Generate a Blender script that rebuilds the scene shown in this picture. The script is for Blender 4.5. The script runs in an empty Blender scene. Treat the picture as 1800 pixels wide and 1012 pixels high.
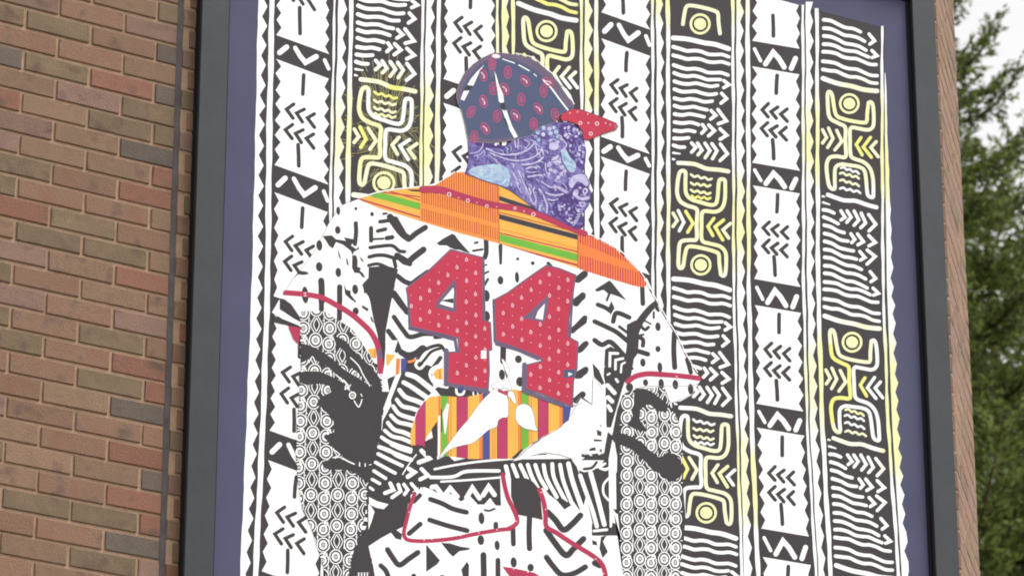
import bpy, math, random
import numpy as np
from mathutils import Vector
random.seed(7)
S = bpy.context.scene
COL = S.collection
R = math.radians

# ------------------------------------------------------------------ camera
FPX, PITCH, ROLL, AZ = 7281.6, 0.3983, -0.00052, 1.03019
OX, OZ, DIST = -6.3, 1.6, 10.07
CAM = Vector((OX, -DIST, OZ))
FW = Vector((math.cos(AZ)*math.cos(PITCH), math.sin(AZ)*math.cos(PITCH), math.sin(PITCH)))
RT0 = Vector((math.sin(AZ), -math.cos(AZ), 0))
UP0 = RT0.cross(FW)
cd = bpy.data.cameras.new("camera")
cam = bpy.data.objects.new("camera", cd)
COL.objects.link(cam)
cam.location = CAM
cr, sr = math.cos(ROLL), math.sin(ROLL)
RT = RT0*cr + UP0*sr
UP = UP0*cr - RT0*sr
from mathutils import Matrix
cam.matrix_world = Matrix(((RT.x, UP.x, -FW.x, CAM.x), (RT.y, UP.y, -FW.y, CAM.y), (RT.z, UP.z, -FW.z, CAM.z), (0, 0, 0, 1)))
cd.sensor_width = 36
cd.lens = 36*FPX/1800
cd.clip_start = 0.1
cd.clip_end = 2000
cd.dof.use_dof = True
cd.dof.focus_distance = 12.6
cd.dof.aperture_fstop = 8
S.camera = cam
if hasattr(S, 'cycles'): S.cycles.filter_width = 1.9
S.render.resolution_x, S.render.resolution_y = 1024, 575

# ------------------------------------------------------------------ sky, sun, exposure
SUN_EL, SUN_AZ = R(60), R(325)      # azimuth measured counter-clockwise from +X, direction the light comes from
W = bpy.data.worlds.new("World")
S.world = W
W.use_nodes = True
nt = W.node_tree
nt.nodes.clear()
wo = nt.nodes.new("ShaderNodeOutputWorld")
bg = nt.nodes.new("ShaderNodeBackground")
sky = nt.nodes.new("ShaderNodeTexSky")
sky.sky_type = 'NISHITA'
sky.sun_disc = False
sky.sun_elevation = SUN_EL
sky.sun_rotation = R(90) - SUN_AZ
sky.dust_density = 3.0
bw = nt.nodes.new("ShaderNodeRGBToBW")
mx = nt.nodes.new("ShaderNodeMixRGB")
mx.inputs[0].default_value = 0.97
nt.links.new(sky.outputs[0], bw.inputs[0])
nt.links.new(sky.outputs[0], mx.inputs[1])
warm = nt.nodes.new("ShaderNodeMixRGB")
warm.blend_type = 'MULTIPLY'
warm.inputs[0].default_value = 1
warm.inputs[2].default_value = (1.0, 0.985, 0.975, 1)
nt.links.new(bw.outputs[0], warm.inputs[1])
nt.links.new(warm.outputs[0], mx.inputs[2])
nt.links.new(mx.outputs[0], bg.inputs[0])
bg.inputs[1].default_value = 0.15
nt.links.new(bg.outputs[0], wo.inputs[0])
sl = bpy.data.lights.new("sun", 'SUN')
sl.energy = 0.75
sl.angle = R(22)
sl.color = (1.0, 0.97, 0.93)
so = bpy.data.objects.new("sun", sl)
COL.objects.link(so)
sd = Vector((math.cos(SUN_AZ)*math.cos(SUN_EL), math.sin(SUN_AZ)*math.cos(SUN_EL), math.sin(SUN_EL)))
so.rotation_euler = sd.to_track_quat('Z', 'Y').to_euler()
so.location = (-10, -10, 20)
S.view_settings.view_transform = 'Standard'
S.view_settings.look = 'None'
S.view_settings.gamma = 1
S.view_settings.exposure = 1.45
S.view_settings.use_curve_mapping = False

# ------------------------------------------------------------------ helpers
def ray(px, py):
    x, y = (px-900)/FPX, -(py-506)/FPX
    return FW + RT*x + UP*y
def onwall(px, py, yp=0.0):
    d = ray(px, py)
    t = (yp - CAM.y)/d.y
    return (CAM.x + d.x*t, CAM.z + d.z*t)
def lin(c):
    c = c/255
    return c/12.92 if c <= .04045 else ((c+.055)/1.055)**2.4
ALB = 0.83
def px2(c, k=ALB):
    return (lin(c[0])*k, lin(c[1])*k, lin(c[2])*k, 1)
MATS = {}
def mat(name, rgb, rough=.7, noise=0.0, scale=8.0, spec=.25, bump=0.0, bscale=120.0, c2=None, k=ALB, metal=0.0):
    m = bpy.data.materials.new(name)
    m.use_nodes = True
    t = m.node_tree
    b = t.nodes["Principled BSDF"]
    b.inputs["Roughness"].default_value = rough
    b.inputs["Specular IOR Level"].default_value = spec
    b.inputs["Metallic"].default_value = metal
    col = px2(rgb, k)
    b.inputs["Base Color"].default_value = col
    g = t.nodes.new("ShaderNodeNewGeometry")
    if noise or c2:
        n = t.nodes.new("ShaderNodeTexNoise")
        n.inputs["Scale"].default_value = scale
        n.inputs["Detail"].default_value = 6
        n.inputs["Roughness"].default_value = .65
        t.links.new(g.outputs["Position"], n.inputs["Vector"])
        r = t.nodes.new("ShaderNodeValToRGB")
        r.color_ramp.elements[0].position = .3
        r.color_ramp.elements[1].position = .7
        if c2:
            a, bb = col, px2(c2, k)
        else:
            a = tuple(v*(1-noise) for v in col[:3])+(1,)
            bb = tuple(min(.9, v*(1+noise)) for v in col[:3])+(1,)
        r.color_ramp.elements[0].color = a
        r.color_ramp.elements[1].color = bb
        t.links.new(n.outputs["Fac"], r.inputs[0])
        t.links.new(r.outputs[0], b.inputs["Base Color"])
    if bump:
        n2 = t.nodes.new("ShaderNodeTexNoise")
        n2.inputs["Scale"].default_value = bscale
        n2.inputs["Detail"].default_value = 5
        t.links.new(g.outputs["Position"], n2.inputs["Vector"])
        bp = t.nodes.new("ShaderNodeBump")
        bp.inputs["Strength"].default_value = bump
        bp.inputs["Distance"].default_value = .002
        t.links.new(n2.outputs["Fac"], bp.inputs["Height"])
        t.links.new(bp.outputs[0], b.inputs["Normal"])
    MATS[name] = m
    return m
def meshobj(name, verts, faces, mats, mi=None, parent=None, smooth=False, **props):
    me = bpy.data.meshes.new(name)
    me.from_pydata(verts, [], faces)
    for m in (mats if isinstance(mats, (list, tuple)) else [mats]):
        me.materials.append(m)
    if mi:
        me.polygons.foreach_set("material_index", mi)
    me.update()
    if smooth:
        me.shade_smooth()
    o = bpy.data.objects.new(name, me)
    COL.objects.link(o)
    if parent:
        o.parent = parent
    for k, v in props.items():
        o[k] = v
    return o
def empty(name, loc, label, cat, group=None):
    o = bpy.data.objects.new(name, None)
    COL.objects.link(o)
    o.location = loc
    o['label'] = label
    o['category'] = cat
    if group: o['group'] = group
    return o
def boxgeo(x0, x1, y0, y1, z0, z1):
    v = [(x0,y0,z0),(x1,y0,z0),(x1,y1,z0),(x0,y1,z0),(x0,y0,z1),(x1,y0,z1),(x1,y1,z1),(x0,y1,z1)]
    f = [(0,3,2,1),(4,5,6,7),(0,1,5,4),(1,2,6,5),(2,3,7,6),(3,0,4,7)]
    return v, f
# ------------------------------------------------------------------ ground
gm = mat("lawn_green", (70,84,48), .95, .4, 3.0, k=.6)
meshobj("ground", [(-400,-400,0),(400,-400,0),(400,400,0),(-400,400,0)], [(0,1,2,3)], gm, kind="structure")
pm = mat("concrete_walk", (150,146,138), .9, .12, 6.0, bump=.3)
meshobj("pavement", [(-30,-9,.004),(2.2,-9,.004),(2.2,-.6,.004),(-30,-.6,.004)], [(0,1,2,3)], pm, kind="structure")

# ------------------------------------------------------------------ brick building
CH = 0.0677      # course height
MOD = 0.2125     # brick and joint
BH, BL = 0.0577, 0.2025
TH = R(46.6)                  # heading of the angled corner face
C45, S45 = math.cos(TH), math.sin(TH)
z_line0 = onwall(0, 2.5)[1]          # bottom of course 0
xj0 = onwall(104.5, 22)[0]           # centre of a head joint of course 0
CORNER = onwall(1643, 0)[0] + .005
WALL_L, WALL_TOP = -16.0, 9.4
bcols = {
 't': mat("brick_tan", (132,108,87), .9, 0, 14, bump=.9, bscale=170, c2=(151,120,100)),
 'r': mat("brick_rose", (140,102,83), .9, 0, 14, bump=.9, bscale=170, c2=(143,117,98)),
 'o': mat("brick_olive", (115,100,79), .9, 0, 15, bump=.9, bscale=170, c2=(137,114,93)),
 'd': mat("brick_red", (137,94,78), .9, 0, 14, bump=.9, bscale=170, c2=(143,105,88)),
 'g': mat("brick_grey", (99,90,83), .9, 0, 14, bump=.9, bscale=170, c2=(118,103,93)),
 'm': mat("brick_mauve", (130,103,93), .9, 0, 12, bump=.9, bscale=170, c2=(149,120,105)),
}
def add_flash(m, scale, dark):
    # fired flash marks: soft dark blotches in the clay
    t = m.node_tree
    b = t.nodes["Principled BSDF"]
    src = b.inputs["Base Color"].links[0].from_socket
    g = t.nodes.new("ShaderNodeNewGeometry")
    n = t.nodes.new("ShaderNodeTexNoise"); n.inputs["Scale"].default_value = scale; n.inputs["Detail"].default_value = 2
    t.links.new(g.outputs["Position"], n.inputs["Vector"])
    r = t.nodes.new("ShaderNodeValToRGB")
    r.color_ramp.elements[0].position = .57; r.color_ramp.elements[0].color = (0,0,0,1)
    r.color_ramp.elements[1].position = .74; r.color_ramp.elements[1].color = (1,1,1,1)
    t.links.new(n.outputs["Fac"], r.inputs[0])
    mxx = t.nodes.new("ShaderNodeMixRGB")
    t.links.new(r.outputs[0], mxx.inputs[0])
    t.links.new(src, mxx.inputs[1])
    mxx.inputs[2].default_value = px2(dark)
    # fine sand grain
    n3 = t.nodes.new("ShaderNodeTexNoise"); n3.inputs["Scale"].default_value = 420; n3.inputs["Detail"].default_value = 3
    t.links.new(g.outputs["Position"], n3.inputs["Vector"])
    mr = t.nodes.new("ShaderNodeMapRange"); mr.inputs[1].default_value = .3; mr.inputs[2].default_value = .7
    mr.inputs[3].default_value = .74; mr.inputs[4].default_value = 1.2
    t.links.new(n3.outputs["Fac"], mr.inputs[0])
    mu = t.nodes.new("ShaderNodeMixRGB"); mu.blend_type = 'MULTIPLY'; mu.inputs[0].default_value = 1
    t.links.new(mxx.outputs[0], mu.inputs[1]); t.links.new(mr.outputs[0], mu.inputs[2])
    # every brick a little lighter or darker, as fired
    oi = t.nodes.new("ShaderNodeObjectInfo"); m2 = t.nodes.new("ShaderNodeMapRange")
    m2.inputs[3].default_value = .90; m2.inputs[4].default_value = 1.10
    t.links.new(oi.outputs["Random"], m2.inputs[0])
    mv = t.nodes.new("ShaderNodeMixRGB"); mv.blend_type = 'MULTIPLY'; mv.inputs[0].default_value = 1
    t.links.new(mu.outputs[0], mv.inputs[1]); t.links.new(m2.outputs[0], mv.inputs[2])
    t.links.new(mv.outputs[0], b.inputs["Base Color"])
for k in 'tromdg':
    add_flash(bcols[k], 14, (108,84,74) if k != 'g' else (92,84,80))
mortar = mat("mortar_buff", (182,150,126), .95, .16, 30, bump=.9, bscale=300)
KEYS = 'trodgm'
WTS = [30, 30, 19, 10, 6, 12]
bld = empty("brick_building", (0,0,0), "tan and rose brick building with one angled corner, carrying the big framed mural", "building")
# course table: colours of the bricks seen left of the mural, first is the brick cut by the picture's edge
TAB = {-1:"ttto",0:"mrm",1:"oorg",2:"rrt",3:"godg",4:"tmo",5:"dtoo",6:"mtg",7:"mttd",8:"ord",9:"orrt",10:"dor",11:"toot",
 12:"mtd",13:"ortt",14:"mrm",15:"oror",16:"ord",17:"rrod",18:"rtg",19:"mrrr",20:"trd",21:"ottg",22:"trd",23:"tood",24:"rrg",25:"ttom",26:"rtt",27:"otrt"}
JX = [onwall(316.5, 0)[0], onwall(288, 1012)[0]]
JC = sum(JX)/2
JW = .022
def brickgeo(L, H, jit, dep=.03):
    # one brick: local x along the wall, front at y=0 facing -y, back at +dep; slightly worn arrises
    c = .0014
    def j(): return (random.random()-.5)*jit
    x0, x1, z0, z1 = j()*.6, L+j()*.6, j(), H+j()
    v = [(x0,c,z0),(x1,c,z0),(x1,c,z1),(x0,c,z1),
         (x0+c+abs(j()),j()*.4,z0+c),(x1-c,j()*.4,z0+c+abs(j())),(x1-c,j()*.4,z1-c),(x0+c,j()*.4,z1-c),
         (x0,dep,z0),(x1,dep,z0),(x1,dep,z1),(x0,dep,z1)]
    f = [(4,5,6,7),(0,1,5,4),(1,2,6,5),(2,3,7,6),(3,0,4,7),(8,9,1,0),(9,10,2,1),(10,11,3,2),(11,8,0,3)]
    return v, f
PROTO = {}
def brick_obj(x, z, L, key, rot=0.0):
    kk = (round(L, 3), random.randrange(5))
    if kk not in PROTO:
        v, f = brickgeo(L, BH, .0036)
        me = bpy.data.meshes.new("brick"); me.from_pydata(v, [], f); me.materials.append(bcols['t']); me.update()
        PROTO[kk] = me
    o = bpy.data.objects.new("brick", PROTO[kk])
    COL.objects.link(o)
    o.material_slots[0].link = 'OBJECT'
    o.material_slots[0].material = bcols[key]
    o.parent = bld
    o.location = (x[0] if isinstance(x, tuple) else x, (x[1] if isinstance(x, tuple) else 0)+(random.random()-.5)*.0012, z)
    o.rotation_euler.z = rot
    return o
FV, FF, FM = [], [], []
def brick_stuff(ox, oy, z, L, key, ca=1.0, sa=0.0):
    v, f = brickgeo(L, BH, .0028)
    n = len(FV)
    FV.extend((ox+p[0]*ca-p[1]*sa, oy+p[0]*sa+p[1]*ca, z+p[2]) for p in v)
    FF.extend(tuple(i+n for i in q) for q in f)
    FM.extend([KEYS.index(key)]*len(f))
xl_vis0, xf_left = onwall(0, 0)[0]-.0, onwall(352, 500)[0]
nrow0 = -int((WALL_TOP - z_line0)/CH) + 0
for r in range(nrow0, 200):
    z = z_line0 - r*CH + .005
    if z < .05: break
    off = 0 if r % 2 == 0 else MOD/2
    k0 = int((WALL_L - xj0)/MOD) - 1
    for k in range(k0, 200):
        a = xj0 + off + k*MOD + .005
        b = a + BL
        if a < WALL_L: continue
        if a > CORNER-.03: break
        segs = [(a, min(b, CORNER-.001))]
        if a < JC+JW/2 and b > JC-JW/2:
            segs = [s for s in ((a, JC-JW/2), (JC+JW/2, b)) if s[1]-s[0] > .012]
        for (s0, s1) in segs:
            # colour
            key = random.choices(KEYS, WTS)[0]
            if r in TAB and b > xl_vis0 - .15 and s1 < JC + .001 and a > xl_vis0 - .22:
                row = TAB[r]
                n = int(round((a - (xj0 + .005))/MOD)) if r % 2 == 0 else int(round((a - (xj0 + off + .005))/MOD)) + 1
                i = n + 1 if r % 2 == 0 else n + 1
                if 0 <= i < len(row): key = row[i]
            vis = -2 <= r <= 27 and s1 > xl_vis0 - .03 and s0 < xf_left
            if vis: brick_obj(s0, z, s1-s0, key)
            elif s0 > -.2+xf_left and s1 < CORNER-.1 and 5.55 < z < 7.6: continue   # behind the mural panel
            else: brick_stuff(s0, 0, z, s1-s0, key)
# the angled corner face
d0, d1 = ray(1672, 0), ray(1727, 1012)
def chamfer_len(d):
    # intersect with plane through (CORNER,0) of direction (1,1)
    n = Vector((S45,-C45,0))
    t = (Vector((CORNER,0,0))-CAM).dot(n)/d.dot(n)
    p = CAM + d*t
    return (p.x-CORNER)/C45, p.z
L0, zt = chamfer_len(d0); L1, zb = chamfer_len(d1)
print("chamfer", L0, zt, L1, zb, "corner", CORNER)
CL = (L0+L1)/2
zlo, zhi = chamfer_len(ray(1700,1012))[1], chamfer_len(ray(1660,0))[1]
for r in range(nrow0, 200):
    z = z_line0 - r*CH + .005
    if z < .05: break
    a = .004 if r % 2 else .004-MOD/2
    while a < CL-.02:
        s0, s1 = max(a, .004), min(a+BL, CL-.001)
        key = random.choices('trmo', [5, 2, 4, 2])[0]
        ox, oy = CORNER+s0*C45, s0*S45
        if s1 - s0 > .02:
            if zlo-.1 < z < zhi+.05: brick_obj((ox, oy), z, s1-s0, key, TH)
            else: brick_stuff(ox, oy, z, s1-s0, key, C45, S45)
        a += MOD
bf = meshobj("brick_field", FV, FF, [bcols[k] for k in KEYS], FM, bld, kind="stuff")
# mortar body, recessed 8 mm behind the brick faces
re = .0052
CX, CY = CORNER+CL*C45, CL*S45
pl = [(WALL_L, re), (CORNER-.0020, re), (CORNER+.0045-.0013, .0045+.0013), (CX-.0013, CY+.0013), (CX-.01, 14), (WALL_L, 14)]
def prism(pl, z0, z1):
    n = len(pl)
    return [(x, y, z0) for x, y in pl]+[(x, y, z1) for x, y in pl], [tuple(range(n-1,-1,-1)), tuple(range(n,2*n))]+[(i, (i+1) % n, (i+1) % n+n, i+n) for i in range(n)]
v, f = prism(pl, 0, WALL_TOP)
meshobj("mortar_wall", v, f, mortar, parent=bld)
# stone coping on the wall head
cm = mat("coping_stone", (176,170,160), .85, .1, 9, bump=.3)
pl = [(WALL_L-.05, -.05), (CORNER+.02, -.05), (CX+.05, CY-.02), (CX+.05, 14.05), (WALL_L-.05, 14.05)]
v, f = prism(pl, WALL_TOP+.002, WALL_TOP+.12)
meshobj("coping", v, f, cm, parent=bld)
# control joint: grey sealant in the vertical gap left of the mural
jm = mat("sealant_grey", (86,80,80), .8, .3, 16, c2=None, bump=.4)
# tooled by hand: its edges wander and it dips where it meets the mortar courses
v, f = [], []
zz = .02; rj = random.Random(8); k = 0
while zz < WALL_TOP-.02:
    e0, e1 = rj.uniform(0, .0012), rj.uniform(0, .0012); dp = .0008+rj.uniform(0, .0008)+(.0006 if k % 2 else 0)
    v += [(JC-JW/2+.0005+e0, dp+.001, zz), (JC-.004, dp, zz), (JC+.004, dp, zz), (JC+JW/2-.0005-e1, dp+.001, zz)]
    k += 1; zz += CH/2
for i in range(k-1):
    for j in range(3): f.append((4*i+j, 4*i+j+1, 4*i+j+5, 4*i+j+4))
meshobj("control_joint", v, f, jm, parent=bld)
# ------------------------------------------------------------------ framed mural
YF, YP = -.040, -.017      # frame face, panel face
FLD, FRD = (onwall(357, 0, YF)[0]+onwall(322, 1012, YF)[0])/2, (onwall(1641, 0, YF)[0]+onwall(1689, 1012, YF)[0])/2
FLI, FRI = (onwall(404, 0, YF)[0]+onwall(375, 1012, YF)[0])/2, (onwall(1602, 0, YF)[0]+onwall(1647, 1012, YF)[0])/2
print("frame", FLD, FLI, FRI, FRD)
PTOP = onwall(1550, 46, YP)[1]
PBOT = onwall(500, 1120, YP)[1]
BW_ = FLI-FLD
ZT, ZB = PTOP+.13, PBOT-.11
mural = empty("framed_mural", ((FLD+FRD)/2, 0, ZB-BW_), "large dark framed mural of a ballplayer from behind wearing number 44, on brick wall", "mural")
PAR = Vector(mural.location)
def mobj(name, verts, faces, mats, mi=None, **kw):
    o = meshobj(name, [(x-PAR.x, y-PAR.y, z-PAR.z) for x, y, z in verts], faces, mats, mi, mural, **kw)
    return o
fm = mat("frame_grey", (50,54,58), .55, .16, 7, spec=.3, bump=.25, bscale=60)
def rail(pts_front):
    # mitred rail: 4 front corners (outer a, outer b, inner b, inner a), small chamfer
    cx = sum(p[0] for p in pts_front)/4; cz = sum(p[1] for p in pts_front)/4
    v = [(x, YF+.012, z) for x, z in pts_front]+[(x, YF+.002, z) for x, z in pts_front]
    v += [(x+(cx-x)*min(1, .002/max(.001, abs(cx-x))), YF, z+(cz-z)*min(1, .002/max(.001, abs(cz-z)))) for x, z in pts_front]
    f = [(8,9,10,11), (4,5,9,8),(5,6,10,9),(6,7,11,10),(7,4,8,11),(0,1,5,4),(1,2,6,5),(2,3,7,6),(3,0,4,7)]
    mobj("frame_rail", v, f, fm)
g = .0006
rail([(FLD, ZB-BW_), (FLD, ZT+BW_), (FLI, ZT+g), (FLI, ZB-g)][::-1])
rail([(FRD, ZB-BW_), (FRD, ZT+BW_), (FRI, ZT+g), (FRI, ZB-g)])
rail([(FLD+g, ZT+BW_), (FRD-g, ZT+BW_), (FRI-g, ZT), (FLI+g, ZT)][::-1])
rail([(FLD+g, ZB-BW_), (FRD-g, ZB-BW_), (FRI-g, ZB), (FLI+g, ZB)])
# added black strips: shade lines inside the frame and behind its outer edge
shade_m = mat("shade_black", (30,28,36), .8, k=.8)  # near-black colour stands in for the shade in these gaps
G_ = .011
V_, F_ = [], []
def addbox(*a):
    v, f = boxgeo(*a); n = len(V_); V_.extend(v); F_.extend(tuple(i+n for i in q) for q in f)
for (x0, x1, z0, z1) in ((FLD+.0012, FLI+G_, ZB-BW_+.006, ZT+BW_-.006), (FRI-G_, FRD-.006, ZB-BW_+.006, ZT+BW_-.006), (FLI+G_+.0005, FRI-G_-.0005, ZT-G_, ZT+BW_-.0065), (FLI+G_+.0005, FRI-G_-.0005, ZB-BW_+.0065, ZB+G_)):
    addbox(x0, x1, YP-.004, .004, z0, z1)
mobj("shade_strip", V_, F_, shade_m)
V_, F_ = [], []  # added black filler behind the side rails, standing in for their side shade
for (x0, x1, z0, z1) in ((FLD+.0012, FLI-.001, ZB-BW_+.0015, ZT+BW_-.0015), (FRI+.001, FRD-.006, ZB-BW_+.0015, ZT+BW_-.0015)):
    addbox(x0, x1, YF+.0118, YP-.0042, z0, z1)
mobj("shade_side", V_[:8], F_[:6], shade_m)
mobj("shade_side", V_[8:], [tuple(i-8 for i in q) for q in F_[6:]], shade_m)
bm_ = mat("mat_board_purple", (76,76,106), .7, .10, 4, spec=.25, bump=.3, bscale=25)
v, f = boxgeo(FLI+G_+.001, FRI-G_-.001, YP, -.002, ZB+G_+.001, ZT-G_-.001)
mobj("backing_panel", v, f, bm_)

INK = {}
def ink(n, rgb, no=.05): INK[n] = mat("ink_"+n, rgb, .62, no, 9, spec=.14)
ink('black', (66,61,64)); ink('white', (252,250,251), .0); ink('white2', (248,250,250), .0)
ink('yel', (250,249,190), .06); ink('yel2', (245,243,140), .03); ink('yelp', (250,249,212), .03); ink('yelq', (251,250,234), .0); ink('olive', (150,144,92))
ink('red', (214,74,104), .08); ink('crim', (186,58,92), .08); ink('mag', (190,62,106), .06); ink('pink', (214,88,138))
ink('slate', (82,92,124), .08); ink('pais', (214,70,122)); ink('plum', (112,98,126), .08); ink('gold', (248,186,84), .04); ink('orange', (250,152,72), .04)
ink('rust', (196,92,62), .05); ink('dorange', (246,134,70), .04); ink('green', (116,186,66), .05); ink('blue', (76,84,148), .06)
ink('violet', (100,82,150), .1); ink('dviolet', (84,60,130), .15); ink('lilac', (196,186,228), .1); ink('teal', (160,190,222), .1)
ink('mid', (142,128,192), .15); ink('brick', (198,56,82), .08); ink('outline', (150,140,150), .1); ink('pale', (240,214,224), .0)
INK['white'].node_tree.nodes["Principled BSDF"].inputs["Base Color"].default_value = (.86,.85,.86,1)
# mottled wash in the violet inks of the head
for nm, lo, hi, sc in (('violet', (84,68,136), (138,128,194), 34), ('mid', (108,98,170), (168,162,216), 40), ('teal', (140,160,208), (196,226,236), 26), ('lilac', (178,168,218), (222,216,240), 30)):
    t = INK[nm].node_tree
    for n_ in t.nodes:
        if n_.type == 'VALTORGB':
            n_.color_ramp.elements[0].color = px2(lo); n_.color_ramp.elements[1].color = px2(hi)
            n_.color_ramp.elements[0].position = .38; n_.color_ramp.elements[1].position = .64
        if n_.type == 'TEX_NOISE': n_.inputs['Scale'].default_value = sc; n_.inputs['Distortion'].default_value = 1.6
INKL = list(INK)

PARTS = {}
cur = [None]
def part(name):
    cur[0] = name
    if name not in PARTS: PARTS[name] = dict(v=[], f=[], m=[])
EM = []
def emit(polyverts, faces, m, lay):
    EM.append((lay, len(EM), cur[0], list(polyverts), [tuple(q) for q in faces], m))
def settle():
    """stack the printed layers: every shape lies 45 microns above whatever it overlaps"""
    E_ = sorted(EM, key=lambda e: (e[0], e[1]))
    n = len(E_)
    bb = np.zeros((n, 4)); rank = np.zeros(n, int)
    for i, (lay, _, pn, vs, fs, m) in enumerate(E_):
        used_ = {k for q in fs for k in q}
        xs = [vs[k][0] for k in used_]; ys = [vs[k][1] for k in used_]
        bb[i] = (min(xs), min(ys), max(xs), max(ys))
        if i:
            o = (bb[:i,0] < bb[i,2]) & (bb[:i,2] > bb[i,0]) & (bb[:i,1] < bb[i,3]) & (bb[:i,3] > bb[i,1])
            if o.any(): rank[i] = rank[:i][o].max()+1
        y = YP - .0002 - rank[i]*.000025
        P = PARTS[pn]; k0 = len(P['v'])
        mp_ = {}
        for k in sorted(used_):
            a_, b_ = onwall(vs[k][0], vs[k][1], y)
            mp_[k] = len(P['v']); P['v'].append((a_, y, b_))
        for q in fs:
            P['f'].append(tuple(mp_[k] for k in q)); P['m'].append(INKL.index(m))
    print("print layers", n, "deepest", rank.max())
CR = dict(A=(400,0,4.047),B=(700,0,4.047),C=(1000,0,4.047),D=(1280,0,4.047),E=(400,250,4.047),F=(700,250,4.047),G=(1000,250,4.047),H=(1280,250,4.047),
 I=(400,500,4.047),J=(700,500,4.047),K=(1000,500,4.047),L=(1280,500,4.047),M=(400,750,3.863),N=(700,750,3.863),O=(1000,750,3.863),P=(1280,750,3.863),
 q1=(480,330,5.058),q2=(480,500,5.058),q3=(500,690,5.058),q4=(620,600,5.058),q5=(860,620,5.058),q6=(980,440,4.6),q7=(800,200,4.6),q8=(560,850,6.245),
 r1=(780,80,5.059),r2=(690,380,6.325),r3=(640,780,4.362),r4=(880,780,4.362),r5=(590,120,4.6),r6=(1060,640,5.622),px=(0,0,1))
T = [(0,0,1)]
def crop(k): T[0] = CR[k]
def tr(pts):
    ox, oy, s = T[0]
    return [(ox+x/s, oy+y/s) for x, y in pts]
def catmull(p, n=5, closed=False):
    if len(p) < 3: return list(p)
    out = []
    N = len(p)
    rng = range(N) if closed else range(N-1)
    for i in rng:
        if closed: a, b, c, d = p[(i-1) % N], p[i], p[(i+1) % N], p[(i+2) % N]
        else: a, b, c, d = p[max(i-1, 0)], p[i], p[i+1], p[min(i+2, N-1)]
        for k in range(n):
            t = k/n
            out.append(tuple(.5*((2*b[j])+(-a[j]+c[j])*t+(2*a[j]-5*b[j]+4*c[j]-d[j])*t*t+(-a[j]+3*b[j]-3*c[j]+d[j])*t**3) for j in (0, 1)))
    if not closed: out.append(tuple(p[-1]))
    return out
def inside(p, poly):
    x, y = p; c = False; j = len(poly)-1
    for i in range(len(poly)):
        xi, yi = poly[i]; xj, yj = poly[j]
        if (yi > y) != (yj > y) and x < (xj-xi)*(y-yi)/(yj-yi)+xi: c = not c
        j = i
    return c
def area(p):
    return sum(p[i][0]*p[(i+1) % len(p)][1]-p[(i+1) % len(p)][0]*p[i][1] for i in range(len(p)))
def Fill(m, pts, lay=1, sm=False, raw=False):
    p = pts if raw else tr(pts)
    if sm: p = catmull(p, 4, True)
    if len(p) < 3: return
    if area(p) > 0: p = p[::-1]
    emit(p, [tuple(range(len(p)))], m, lay)
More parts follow.
